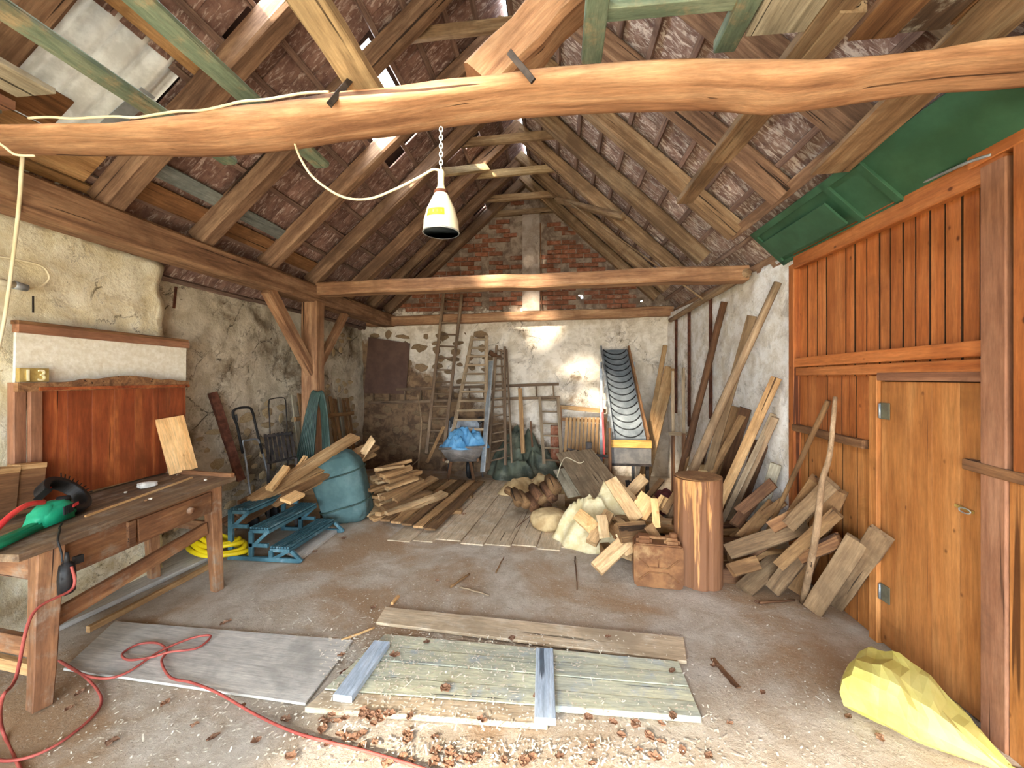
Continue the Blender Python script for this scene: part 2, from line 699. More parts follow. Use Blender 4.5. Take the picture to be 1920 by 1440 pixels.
M_fire = wood('split_wood', '#8b6a46', '#bb976a', '#dcbd90', (1.2, 12, 12), .85, .4, .2)
M_firedark = wood('split_wood_dark', '#5a4028', '#86633f', '#a98458', (1.2, 12, 12), .85, .4, .2)
M_pole = wood('grey_pole', '#6b543c', '#96795a', '#b79c7b', (1.0, 20, 20), .8, .35, .12)
M_dustboard = wood('dusty_brown_board', '#584530', '#806548', '#9d8260', (1.0, 16, 16), .9, .45, .2)
M_poledark = wood('dark_pole', '#3d281a', '#68462d', '#8a6342', (1.0, 20, 20), .8, .4, .12)
M_wall_l = plaster('limewash_rubble', '#d8cdb6', '#bdb096', '#7d6c55', .50)
M_wall_near = plaster('cream_limewash', '#f3ead0', '#e2d3ac', '#b59c6c', .62)
M_wall_b = plaster('limewash_back', '#e4d9c8', '#c9baa3', '#8d7861', .58, zone=True)
M_wall_r = plaster('limewash_right', '#f2ece2', '#d6cab6', '#8f806a', .57)
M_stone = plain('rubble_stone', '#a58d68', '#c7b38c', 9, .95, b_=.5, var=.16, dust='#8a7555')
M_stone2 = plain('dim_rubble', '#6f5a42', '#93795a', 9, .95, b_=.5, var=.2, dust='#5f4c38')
M_brick = plain('old_brick', '#75462f', '#95624a', 14, .95, b_=.4, var=.22, dust='#a08b78')
M_iron = plain('forged_iron', '#33302e', '#544a44', 12, .6, .7)
M_rust = plain('rusty_iron', '#4a2a1e', '#6e4331', 14, .8, .3)
M_steel = plain('dull_steel', '#8f9396', '#b5babc', 8, .45, .6)
M_galv = plain('galvanised', '#a9b1b5', '#cfd6d8', 10, .35, .7)
M_black = plain('black_plastic', '#191817', '#2b2826', 9, .55)
M_greenpl = plain('green_plastic', '#128a62', '#2aa57b', 5, .45)
M_red = plain('red_plastic', '#c03030', '#d84840', 5, .45)
M_cordred = plain('red_rubber_cord', '#8f3f36', '#ab5548', 9, .6)
M_yellowhose = plain('yellow_hose', '#d9b90f', '#f0d427', 6, .4)
M_teal = plain('teal_step_plastic', '#33545c', '#4d737c', 6, .55, dust='#8fa6aa')
M_tealsack = plain('teal_fabric', '#465f5d', '#5b7471', 4, .9, b_=.3, dust='#758683')
M_tealhose = plain('dark_green_hose', '#26352f', '#3f544a', 7, .5)
M_bluetarp = plain('blue_tarp', '#4b88b3', '#7cb2d4', 6, .45, b_=.3)
M_tarp = plain('olive_tarp', '#40453a', '#666955', 4, .6, b_=.35, dust='#858370')
M_yellowbag = plain('yellow_film', '#bfb058', '#cfc274', 4, .5, b_=.1)
M_burlap = plain('cream_burlap', '#cdb988', '#e6d7ad', 9, .9, b_=.4)
M_sackbrown = plain('dusty_sack', '#a88a5f', '#cdb283', 6, .9, b_=.4)
M_white = plain('enamel_white', '#ded5b8', '#f1ead2', 7, .35, b_=.05)
M_whitepanel = plain('white_panel', '#e6dcc2', '#f5eedb', 26, .6, b_=.35, dust='#d9cdb0')
M_cream = plain('cream_cable', '#d7c8a2', '#e6dabb', 6, .6)
M_tag = plain('yellow_sticker', '#f0dc18', '#f7e838', 6, .5, b_=0)
M_brass = plain('aged_brass', '#a98a45', '#d7bd77', 9, .45, .4)
M_greengate = plain('dark_green_paint', '#2f5139', '#3a5f45', 4, .5, b_=.08)
M_brownpanel = plain('brown_hardboard', '#4d3427', '#5c4234', 5, .7)
M_jerry = plain('rusted_jerrycan', '#6f482c', '#956841', 7, .8, .05, dust='#ab875c')
M_belt = plain('belt_rubber', '#63686a', '#7d8283', 7, .7)
M_beltrib = plain('belt_rib', '#1c1d1e', '#2a2b2c', 7, .6)
M_leaf = plain('dry_leaf', '#6b4632', '#a07c60', 18, .9, var=.3)
M_chip = plain('pale_chips', '#d2c4ab', '#efe7d6', 30, .95, var=.1)
M_dirt = plain('outdoor_ground', '#b5a78e', '#cdbfa4', 1.5, .95)
M_floor = None


def floor_mat():
    m, N, L, b = base('dusty_floor', .95)
    raw, g = coords(N, L, (1, 1, 1), rand=False)
    big = nz(N, L, raw, .9, 5, .6, .4)
    med = nz(N, L, raw, 4.5, 7, .7, .5)
    fine = nz(N, L, raw, 38, 6, .8)
    col = mixc(N, L, step(N, L, med, .34, .66), rgb('#c3b098'), rgb('#ded0bd'))
    col = mixc(N, L, step(N, L, big, .45, .62), col, rgb('#b59471'))
    col = mixc(N, L, step(N, L, fine, .60, .70), col, rgb('#efe6d4'))
    col = mixc(N, L, step(N, L, fine, .40, .28), col, rgb('#86755f'))
    crumb = nz(N, L, raw, 90, 3, .8)
    col = mixc(N, L, step(N, L, crumb, .62, .68), col, rgb('#e9dfcd'))
    col = mixc(N, L, step(N, L, crumb, .36, .31), col, rgb('#7d6c58'))
    L.new(col, b.inputs['Base Color'])
    bump(N, L, b, mixc(N, L, .6, med, fine), 1.0, .035)
    return m


def tile_mat(name, clay1, clay2, lime, amount):
    m, N, L, b = base(name, .95)
    raw, g = coords(N, L, (1, 1, 1))
    _, st = coords(N, L, (9, 26, 9))
    n1 = nz(N, L, raw, 9, 6, .7)
    n2 = nz(N, L, st, 1.0, 6, .7, 1.2)
    col = mixc(N, L, step(N, L, n1, .35, .65), rgb(clay1), rgb(clay2))
    col = mixc(N, L, step(N, L, n2, amount, amount+.14), col, rgb(lime))
    col = varied(N, L, col, .2)
    L.new(col, b.inputs['Base Color'])
    bump(N, L, b, n2, .6, .01)
    return m


def log_mat():
    m, N, L, b = base('stripped_log', .75)
    raw, g = coords(N, L, (7, 7, .6))
    n = nz(N, L, g, 1.0, 6, .6, .3)
    _, g2 = coords(N, L, (22, 22, 1.2))
    n2 = nz(N, L, g2, 1.0, 6, .6, .3)
    col = mixc(N, L, step(N, L, n, .56, .60), rgb('#80573a'), rgb('#cb9158'))
    col = mixc(N, L, step(N, L, n2, .52, .66), col, rgb('#6b4326'))
    L.new(col, b.inputs['Base Color'])
    bump(N, L, b, n2, .5, .01)
    return m


def sheet_mat():
    m, N, L, b = base('translucent_sheet', .6)
    raw, g = coords(N, L, (1, 1, 1))
    n = nz(N, L, raw, 9, 6, .7)
    col = mixc(N, L, step(N, L, n, .35, .7), rgb('#c9c4b8'), rgb('#e7e3d8'))
    L.new(col, b.inputs['Base Color'])
    tr = N.new('ShaderNodeBsdfTranslucent')
    L.new(col, tr.inputs[0])
    ms = N.new('ShaderNodeMixShader')
    ms.inputs[0].default_value = .12
    out = N['Material Output']
    L.new(b.outputs[0], ms.inputs[1])
    L.new(tr.outputs[0], ms.inputs[2])
    L.new(ms.outputs[0], out.inputs[0])
    return m


M_floor = floor_mat()
M_tile_l = tile_mat('clay_tile_dark', '#6f534a', '#937467', '#c4b0a4', .51)
M_tile_r = tile_mat('clay_tile_limed', '#7a5f54', '#a08576', '#d4c6b8', .47)
M_log = log_mat()
M_sheet = sheet_mat()

# ------------------------------------------------------------------ the shell
BACK = 7.2
LX, LXN = -3.5, -3.34


def roof_z(x):
    return 5.155 - (-.55 - x)*.9 if x < -.55 else 5.155 - (x + .55)*.94


# outside yard, sunlit ground in front of the open gate
yard = obj('ground_outside', mesh('ground_outside', [(-30, -40, -.02), (30, -40, -.02), (30, FRONT_Y - .02, -.02), (-30, FRONT_Y - .02, -.02),
                                  (-30, -40, -.3), (30, -40, -.3), (30, FRONT_Y - .02, -.3), (-30, FRONT_Y - .02, -.3)],
                                  [(0, 1, 2, 3), (7, 6, 5, 4), (0, 4, 5, 1), (2, 6, 7, 3)]), M_dirt)
tag(yard, 'pale sunlit yard ground outside the open gate', 'ground', kind='structure')

# floor, slightly uneven
vs, fs = [], []
nx, ny = 120, 200
for j in range(ny+1):
    for i in range(nx+1):
        x, y = -3.9 + 6.4*i/nx, FRONT_Y - .3 + (BACK + .4 - FRONT_Y)*j/ny
        vs.append((x, y, -.004 + .004*fbm(V((x*1.7, y*1.7, 0)), 3) + .0025*noise.noise(V((x*14, y*14, 2)))))
for j in range(ny):
    for i in range(nx):
        a = j*(nx+1)+i
        fs.append((a, a+1, a+nx+2, a+nx+1))
floor = tag(obj('floor', mesh('floor', vs, fs, True), M_floor), 'dusty beige barn floor strewn with chips and leaves', 'floor', kind='structure')
fm = floor.modifiers.new('thick', 'SOLIDIFY')
fm.thickness = .15
fm.offset = -1

# floor planks in the middle of the barn
x = -1.62
for i, wd in enumerate((.26, .22, .28, .24, .27, .25, .23, .28)):
    y0 = 4.02 + R.uniform(-.05, .12)
    timber('floor_plank', (x + wd/2 - .1, y0, .0), (x + wd/2 + .12, 6.6, .0), wd - .010, .012, M_floorwood, V((0, 0, 1)), floor, jit=.002, seg=5)
    x += wd

# left wall: rubble far section and proud limewashed near section
wl = wallgrid('wall_left', (LX, 2.7, -.05), (0, 1, 0), BACK - 2.6, (0, 0, 1), 2.72, .05, (1, 0, 0), .028, M_wall_l, thick=.3, seed=5, coarse=.03)
tag(wl, 'rough limewashed rubble stone wall along the left side', 'wall', kind='structure')


def crumble(a, b):
    e = max(0, (a - 5.4)/.45)
    a2 = a + e*(.05*noise.noise(V((b*5, 1, 3))) + .02*noise.noise(V((b*17, 4, 3))))
    t = max(0, (b - 2.3)/.3)
    b2 = b + t*(.05*noise.noise(V((a*4, 7, 3))) - .05*(a-4.6)*.6)
    return a2, b2


wn = wallgrid('wall_left_near', (LXN, FRONT_Y, -.05), (0, 1, 0), 3.2 - FRONT_Y, (0, 0, 1), 2.72, .05, (1, 0, 0), .02, M_wall_near, warp=crumble, thick=.45, seed=9, coarse=.02)
tag(wn, 'cream limewashed wall section standing proud beside the bench', 'wall', kind='structure')
for (px, py, rx) in ((185, 498, .13), (60, 560, .05), (215, 470, .08)):
    pass


def stone_mesh(seed):
    r = random.Random(seed)
    bm = bmesh.new()
    bmesh.ops.create_icosphere(bm, subdivisions=1, radius=1)
    for v in bm.verts:
        v.co *= 1 + r.uniform(-.22, .18)
        v.co.x *= .3
    me = bpy.data.meshes.new('stone')
    bm.to_mesh(me)
    bm.free()
    me.materials.append(M_stone)
    return me


STM = [stone_mesh(i) for i in range(7)]
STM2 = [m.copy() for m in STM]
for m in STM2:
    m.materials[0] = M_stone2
# stones showing through the limewash on the left wall
rs = random.Random(5)
placed = []
tries = 0
while len(placed) < 110 and tries < 3000:
    tries += 1
    y, z = rs.uniform(3.35, 6.9), rs.uniform(.25, 2.35)
    if noise.noise(V((y*.9, z*1.3, 4.4))) + .12*(2.2 - z) < -.02:
        continue
    sy, sz = rs.uniform(.05, .15), rs.uniform(.03, .075)
    if any(abs(y-a) < (sy+c)*.95 and abs(z-b) < (sz+d)*.95 for a, b, c, d in placed):
        continue
    placed.append((y, z, sy, sz))
    p = V((LX + .012, y, z))
    d = .028*fbm(p*2.2 + V((5, 0, 0)), 4) + .03*noise.noise(p*.9 + V((0, 5, 0)))
    M = Matrix.Translation((LX + d + .002, y, z)) @ Matrix.Rotation(rs.uniform(-.2, .2), 4, 'X') @ Matrix.Diagonal((.055, sy, sz, 1))
    obj('stone', STM[len(placed) % 7], None, wl, M)

# back wall with its brick gable
HOLES_B = [U(1090, 555, Y=BACK), U(1105, 585, Y=BACK), U(1203, 562, Y=BACK)]


def bmask(p):
    if p.z > roof_z(p.x) + .12:
        return False
    for i, h in enumerate(HOLES_B):
        if (p - h).length < (.036, .036, .02)[i]:
            return False
    return True


wb = wallgrid('wall_back', (-3.75, BACK, -.05), (1, 0, 0), 5.9, (0, 0, 1), 5.3, .04, (0, -1, 0), .02, M_wall_b, mask=bmask, thick=.12, seed=13, coarse=.02)
tag(wb, 'limewashed back wall with an exposed brick gable', 'wall', kind='structure')


def brick_mesh(seed):
    r = random.Random(seed)
    me = timber_mesh(.235, .066, .05, .003, 1, .12, seed=seed)
    me.materials.append(M_brick)
    return me


BRM = [brick_mesh(i) for i in range(5)]
cnt = 0
row = 0
z = 2.86
while z < 5.0:
    xl, xr = -.55 - (5.1 - z)/.9 + .1, -.55 + (5.1 - z)/.94 - .1
    x = -3.2 + (.127 if row % 2 else 0)
    while x + .24 < xr:
        if x > xl:
            c = V((x + .12, BACK, z))
            pn = noise.noise(V((c.x*1.15 + 2, z*1.25, 8.3))) + .45*noise.noise(V((c.x*3.1, z*3.7, 2.2)))
            strip = -.62 < c.x < -.26
            hole = any((c - h).length < .17 for h in HOLES_B)
            bald = noise.noise(V((c.x*5.3, z*5.3, 1.2))) > .36
            if pn < .27 and not strip and not hole and not bald and cnt < 298:
                M = Matrix.Translation((x, BACK + .004, z)) @ Matrix(((1, 0, 0, 0), (0, 0, 1, 0), (0, -1, 0, 0), (0, 0, 0, 1)))
                # x along the course, y = height, z = depth
                M = frame((x + rs.uniform(-.004, .004), BACK - .004, z), (x + 1, BACK - .004, z), V((0, -1, 0)))
                obj('brick', BRM[(cnt*3 + row) % 5], None, wb, M)
                cnt += 1
        x += .252
    z += .079
    row += 1
M_flue = plaster('flue_plaster', '#a8988a', '#8f7e6f', '#6f5e50', .7)
fl1 = box('flue_strip', (-.60, BACK - .05, 2.80), (-.30, BACK - .01, 4.55), M_flue, wb)
timber('flue_rod', (-.27, BACK - .045, 2.82), (-.29, BACK - .045, 4.3), .018, .018, M_poledark, V((0, -1, 0)), wb)
# stones in the left half of the back wall
placed = []
tries = 0
while len(placed) < 70 and tries < 3000:
    tries += 1
    xx, z = rs.uniform(-3.45, -1.2), rs.uniform(.3, 2.45)
    if z < 1.25 and xx > -1.8:
        continue
    sy, sz = rs.uniform(.06, .17), rs.uniform(.04, .085)
    if any(abs(xx-a) < (sy+c)*.95 and abs(z-b) < (sz+d)*.95 for a, b, c, d in placed):
        continue
    placed.append((xx, z, sy, sz))
    M = Matrix.Translation((xx, BACK - .004, z)) @ Matrix.Rotation(math.pi/2, 4, 'Z') @ Matrix.Rotation(rs.uniform(-.2, .2), 4, 'X') @ Matrix.Diagonal((.06, sy, sz, 1))
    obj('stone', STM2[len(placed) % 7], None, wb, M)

# right wall: limewashed masonry at the rear
RX0, RX1, RY0 = 1.83, 2.0, 3.72
ru = (V((RX0, BACK, 0)) - V((RX1, RY0, 0)))


def rwarp(a, b):
    return a + (max(0, .25 - a)/.25)*(.045*noise.noise(V((b*4, 2, 9)))), b


wr = wallgrid('wall_right_rear', (RX1 - .002, RY0 + .05, -.05), ru.normalized(), ru.length + .1, (0, 0, 1), 2.76, .05, (-1, -.05, 0), .02, M_wall_r, warp=rwarp, thick=.3, seed=21, coarse=.02)
tag(wr, 'whitewashed masonry wall at the right rear with leaning poles', 'wall', kind='structure')


def rwx(y):
    return RX1 + (RX0 - RX1)*(y - RY0)/(BACK - RY0)


for (px, t_, b_) in ((1272, 590, 775), (1297, 578, 800), (1338, 560, 785)):
    r_ = ray(px, 700)
    # where the ray meets the rear right wall
    t = 0
    for k in range(4000):
        q = r_*(k*.002)
        if q.x > rwx(q.y) and q.y > 2:
            break
    top, bot = U(px, t_, Y=q.y), U(px, b_, Y=q.y)
    timber('wall_slat', (q.x - .035, q.y, bot.z), (q.x - .035, q.y, top.z), .035, .03, M_rust, V((-1, -.4, 0)), wr)
pole('wall_top_pole', U(1258, 600, X=1.80), U(1400, 512, X=1.86), .035, .045, M_pole, wr, crook=.008, seg=9)

# unseen front wall behind the camera; gate opening sized to shape the sun patch
wf = empty('unseen_wall_front', (0, FRONT_Y, 0), 'added unseen front wall behind the viewer, its gate opening shaping the sun patch', 'wall', kind='structure')


def fpiece(lo, hi):
    box('unseen_wall_piece', lo, hi, M_wall_l, wf, cham=.01)


fpiece((-3.8, FRONT_Y - .3, 0), (DOOR_X0, FRONT_Y, DOOR_Z))
fpiece((DOOR_X1, FRONT_Y - .3, 0), (2.5, FRONT_Y, DOOR_Z))
fpiece((-3.8, FRONT_Y - .3, DOOR_Z), (2.5, FRONT_Y, 2.95))
hull('unseen_gable_piece', [(-3.6, FRONT_Y - .2, 2.9), (2.4, FRONT_Y - .2, 2.9), (-.55, FRONT_Y - .2, 5.3), (-3.6, FRONT_Y, 2.9), (2.4, FRONT_Y, 2.9), (-.55, FRONT_Y, 5.3)], M_wall_l, wf)

# ------------------------------------------------------------------ roof
RIDGE = V((-.55, 0, 5.155))


class Slope:
    def __init__(s, side):
        s.side = side
        s.eave = V((-3.78, 0, roof_z(-3.78))) if side < 0 else V((2.32, 0, roof_z(2.32)))
        d = RIDGE - s.eave
        s.len = d.length
        s.u = d.normalized()
        n = V((0, 1, 0)).cross(s.u)
        s.n = n if n.z < 0 else -n          # into the room

    def p(s, a, y, off=0.0):
        """a metres up the slope, y along the barn, off into the room"""
        return s.eave + s.u*a + V((0, y, 0)) + s.n*off

    def hit(s, px, py, off=-.06):
        d = ray(px, py)
        o = V((0, 0, H))
        q = s.eave + s.n*off
        t = (q - o).dot(s.n)/d.dot(s.n)
        h = o + d*t
        return (h - s.eave).dot(s.u), h.y


SL, SR = Slope(-1), Slope(1)
# added sun slot: cells of the left slope whose sun ray lands in the light band on the back wall
W1, W2 = U(985, 575, Y=BACK), U(1200, 850, Y=BACK)
bandn = (W2 - W1).normalized()
holes_l = [SL.hit(865, 258) + (.13,), SL.hit(785, 572) + (.06,), SL.hit(905, 385) + (.04,), SL.hit(958, 372) + (.07,), SL.hit(450, 20) + (.04,), SL.hit(515, 25) + (.03,)]
SHEET = (1.0, 2.0, 1.62, 2.3)           # a0,a1,y0,y1 of the corrugated patch on the left slope


def in_slot(s, a, y):
    if s.side > 0:
        return False
    p = s.p(a, y, -.09)
    t = (BACK - p.y)/SUN_DIR.y
    q = p + SUN_DIR*t
    v = q - W1
    l = v.dot(bandn)
    if l < -.05 or l > (W2 - W1).length + .75:
        return False
    dist = (v - bandn*l).length
    if 2.42 < y < 3.22:
        return dist < .035
    return dist < .24


def is_hole(s, a, y):
    if s.side < 0:
        for (ha, hy, r) in holes_l:
            if (a-ha)**2 + (y-hy)**2 < r*r:
                return True
        if SHEET[0] < a < SHEET[1] and SHEET[2] < y < SHEET[3]:
            return True
    return in_slot(s, a, y)


for s, nm, word in ((SL, 'ceiling_left', 'left'), (SR, 'ceiling_right', 'right')):
    cell = .06
    na, ny_ = int(s.len/cell), int((BACK + .2 - FRONT_Y + .3)/cell)
    vs, fs, idx = [], [], {}

    def vid(i, j):
        if (i, j) not in idx:
            idx[(i, j)] = len(vs)
            vs.append(s.p(min(i*cell, s.len - .004), FRONT_Y - .3 + j*cell, -.085))
        return idx[(i, j)]
    for i in range(na+1):
        for j in range(ny_):
            if is_hole(s, (i+.5)*cell, FRONT_Y - .3 + (j+.5)*cell):
                continue
            fs.append((vid(i, j), vid(i+1, j), vid(i+1, j+1), vid(i, j+1)))
    slab = obj(nm, mesh(nm, vs, fs), M_slab)
    tag(slab, 'underside of the %s roof slope with clay tiles on battens and rafters' % word, 'roof', kind='structure')
    # rafters
    for k in range(-2, 8):
        y = 1.64 + .8*k
        if k == 7:
            y = BACK - .1
        if k in (0,) and s.side > 0:
            y += .12
        mt = M_rafter if (s.side < 0 or k in (1, 2)) else M_rafter_grey
        timber('rafter', s.p(.95 if s.side < 0 else .86, y + R.uniform(-.03, .03), .09), s.p(s.len - .02, y + R.uniform(-.03, .03), .085),
               .14 + R.uniform(-.015, .02), .16, mt, s.n, slab, jit=.008, seg=8, cham=.12)
    # battens
    rowp = .305
    rows = int(s.len/rowp)
    for r_ in range(rows + 1):
        a = .12 + r_*rowp
        if a > s.len - .03:
            break
        pieces = [(FRONT_Y, 1.6), (1.6, 4.4), (4.4, BACK)]
        for (y0, y1) in pieces:
            if s.side < 0 and SHEET[0] < a < SHEET[1]:
                if y0 == 1.6:
                    y0 = SHEET[3]
            timber('roof_batten', s.p(a + R.uniform(-.01, .01), y0, -.002), s.p(a + R.uniform(-.01, .01), y1, -.002), .045, .03, M_batten, s.n, slab, jit=.002, seg=3)
    # tiles
    tm = []
    for q in range(4):
        rr = random.Random(q + 40)
        tw, tl, tt = .178, .335, .016
        v8, f8 = [], []
        for (i, x_) in enumerate((0, .5*tl, tl)):
            for (j, y_) in enumerate((-tw/2, 0, tw/2)):
                bow = .006*(1 - abs(j-1)) + rr.uniform(-.0025, .0025)
                v8.append((x_, y_, bow))
                v8.append((x_, y_, bow - tt))
        for i in range(2):
            for j in range(2):
                a_ = (i*3+j)*2
                b_, c_, d_ = a_+2, a_+8, a_+6
                f8.append((a_, d_, c_, b_))
                f8.append((a_+1, b_+1, c_+1, d_+1))
        for (p_, q_) in ((0, 2), (2, 4), (16, 14), (14, 12), (4, 10), (10, 16), (12, 6), (6, 0)):
            f8.append((p_, q_, q_+1, p_+1))
        me = mesh('roof_tile', v8, f8)
        me.materials.append(M_tile_l if s.side < 0 else M_tile_r)
        tm.append(me)
    allt = []
    for r_ in range(rows):
        a = .12 + r_*rowp
        y = FRONT_Y + (.09 if r_ % 2 else 0)
        while y < BACK:
            if not any(is_hole(s, a + da, y + .09 + dy) for da in (.05, .15, .25) for dy in (-.06, 0, .06)):
                c = s.p(a + .15, y + .09, -.04)
                d = c - V((0, 0, H))
                zc = d.dot(FWD)
                vis = 0
                if zc > .3:
                    px, py = 960 + F*d.dot(RGT)/zc, HOR - F*d.z/zc
                    if -60 < px < 1980 and -60 < py < 720:
                        vis = 1/(zc*zc)
                allt.append((vis, a, y + .09))
            y += .182
    allt.sort(key=lambda t: -t[0])
    rest_v, rest_f = [], []
    for i, (vis, a, y) in enumerate(allt):
        p0, p1 = s.p(a, y, -.022 + R.uniform(-.004, .004)), s.p(a + 1, y + R.uniform(-.03, .03), -.058)
        M = frame(p0, p1, s.n)
        if i < 296 and vis > 0:
            obj('roof_tile', tm[i % 4], None, slab, M)
        else:
            o0 = len(rest_v)
            me = tm[i % 4]
            rest_v += [M @ v.co for v in me.vertices]
            rest_f += [tuple(k + o0 for k in p.vertices) for p in me.polygons]
    st = obj('roof_tiles_distant', mesh('roof_tiles_distant', rest_v, rest_f), M_tile_l if s.side < 0 else M_tile_r, slab)
    st['kind'] = 'stuff'
    if s.side < 0:
        CEIL_L = slab
    else:
        CEIL_R = slab

# corrugated sheet patch in the left slope
vs, fs = [], []
nn = 60
for i in range(nn+1):
    y = SHEET[2] - .1 + (SHEET[3] - SHEET[2] + .2)*i/nn
    for j in range(2):
        a = SHEET[0] - .1 if j == 0 else SHEET[1] + .1
        vs.append(SL.p(a, y, -.05 + .026*math.sin(y*2*math.pi/.15)))
for i in range(nn):
    fs.append((2*i, 2*i+1, 2*i+3, 2*i+2))
cs = obj('corrugated_sheet', mesh('corrugated_sheet', vs, fs, True), M_sheet, CEIL_L)
m_ = cs.modifiers.new('thick', 'SOLIDIFY')
m_.thickness = .004
for a in (SHEET[0] - .04, SHEET[1] + .02):
    timber('roof_batten', SL.p(a, SHEET[2] - .3, .0), SL.p(a, SHEET[3] + .3, .0), .06, .035, M_tanboard, SL.n, CEIL_L)
# a board nailed over the eave battens on the left and the bluish painted board below the tiles
for (y0, y1, a, wd, mt) in ((2.52, 3.2, 1.13, .16, M_brownboard), (3.34, 4.0, 1.13, .16, M_brownboard), (4.14, 4.8, 1.12, .15, M_brownboard)):
    timber('eave_board', SL.p(a, y0, .02), SL.p(a, y1, .02), wd, .018, mt, SL.n, CEIL_L, jit=.003, seg=3)
M_bluepaint = wood('faded_blue_board', '#565a57', '#7a817d', '#989b92', (1.2, 14, 14), .85, .35, .1)
for (y0, y1, a, wd, mt) in ((2.52, 3.2, 1.32, .12, M_bluepaint), (3.34, 4.0, 1.31, .12, M_bluepaint)):
    timber('eave_board', SL.p(a, y0, .025), SL.p(a, y1, .025), wd, .018, mt, SL.n, CEIL_L, jit=.003, seg=3)
timber('eave_board', SL.p(1.12, .3, .02), SL.p(1.12, 2.35, .02), .22, .02, M_tanboard, SL.n, CEIL_L, jit=.004, seg=4)
timber('eave_board', SL.p(1.36, 1.0, .02), SL.p(1.34, 2.05, .02), .2, .02, M_brownboard, SL.n, CEIL_L, jit=.004, seg=4)
# collar ties
for k in range(2, 8):
    y = 1.64 + .8*k if k < 7 else BACK - .14
    z = 4.50
    xl, xr = -.55 - (5.155 - z)/.9 + .02, -.55 + (5.155 - z)/.94 - .02
    o = timber('collar_tie', (xl, y + .11, z - .015), (xr, y + .11, z + .035), .1, .05, M_collar if k == 5 else M_rafter_grey, V((0, -1, 0)), jit=.004, seg=4)
    tag(o, ('dark collar tie in the gloom high behind the front strut', 'dark collar tie crossing above the bright front tie beam',
            'collar tie just under the bright front tie beam', 'pale sunlit collar tie, brightest of the row under the ridge',
            'dusty collar tie just behind the pale sunlit one', 'collar tie nearest the brick gable')[k-2], 'beam', 'collar ties under the ridge')
br = timber('roof_brace', SL.p(3.05, 4.95, .18), SL.p(3.62, 5.62, .2), .1, .05, M_collar, V((.2, -1, 0)), jit=.004, seg=3)
tag(br, 'pale diagonal roof brace lit beside the roof hole', 'beam')
o = timber('roof_brace', SR.p(1.9, 5.2, .2), SR.p(3.0, 6.4, .2), .1, .05, M_rafter_grey, SR.n, jit=.004, seg=3)
tag(o, 'grey brace nailed slantwise across the far right rafters', 'beam')
o = pole('roof_pole', SR.p(.5, 5.3, .27), SR.p(2.7, 5.9, .27), .012, .01, M_pole)
tag(o, 'thin bare stick hanging along the right rafters', 'stick')

# ------------------------------------------------------------------ big timbers
# curved front tie beam; its far lower edge and near upper edge follow the measured bow
bot = [(-230, 285), (0, 290), (200, 292), (400, 293), (520, 281), (640, 263), (800, 242), (980, 217), (1150, 207), (1300, 204), (1400, 207), (1470, 212), (1560, 200), (1650, 183), (1780, 168), (1920, 160), (2150, 140)]
topq = [(-230, 232), (0, 228), (250, 226), (400, 210), (480, 194), (600, 180), (720, 165), (860, 147), (1000, 131), (1150, 118), (1300, 109), (1400, 110), (1500, 113), (1600, 108), (1700, 97), (1800, 80), (1920, 64), (2150, 40)]


def interp(tab, x):
    for (a, b), (c, d) in zip(tab, tab[1:]):
        if a <= x <= c:
            return b + (d-b)*(x-a)/(c-a)
    return tab[-1][1]


vs, fs = [], []
YN, YF = 1.50, 1.72
pxs = list(range(-220, 2150, 30))
prof = [(0, 1), (.25, 1.04), (.6, 1.04), (.88, .96), (1, .8), (1.02, .5), (1, .2), (.85, .02), (.5, -.03), (.18, .03), (.02, .22), (-.02, .55), (-.02, .85)]
for px in pxs:
    zb, zt = U(px, interp(bot, px), Y=YF - .03).z, U(px, interp(topq, px), Y=YN).z
    X = U(px, 300, Y=1.6).x
    for (fy, fz) in prof:
        y = YN + (YF-YN)*fy
        z = zb + (zt-zb)*fz
        q = V((X*3, y*6, z*6))
        vs.append((X, y + .008*noise.noise(q) - 1.6, z + .008*noise.noise(q + V((4, 4, 4)))))
n = len(prof)
for i in range(len(pxs)-1):
    for k in range(n):
        a, b = i*n+k, i*n+(k+1) % n
        fs.append((a, a+n, b+n, b))
fs.append(tuple(range(n)))
fs.append(tuple((len(pxs)-1)*n + k for k in range(n-1, -1, -1)))
tb = obj('tie_beam', mesh('tie_beam', vs, fs, True), M_beam, None, Matrix.Translation((0, 1.6, 0)))
tag(tb, 'massive bowed honey-coloured tie beam crossing the foreground', 'beam')


def beam_top(px):
    return U(px, interp(topq, px), Y=YN)


# forged dogs driven into the beam
o = timber('iron_dog', at(618, 196, 1.47), at(664, 140, 1.55), .022, .016, M_iron, jit=.001, seg=3)
tag(o, 'forged iron spike in the beam beside the slim pale strut', 'spike')
o = timber('iron_dog', at(955, 98, 1.45), at(1000, 152, 1.46), .022, .016, M_iron, jit=.001, seg=3)
tag(o, 'forged iron dog joining the thick diagonal strut to the beam', 'spike')

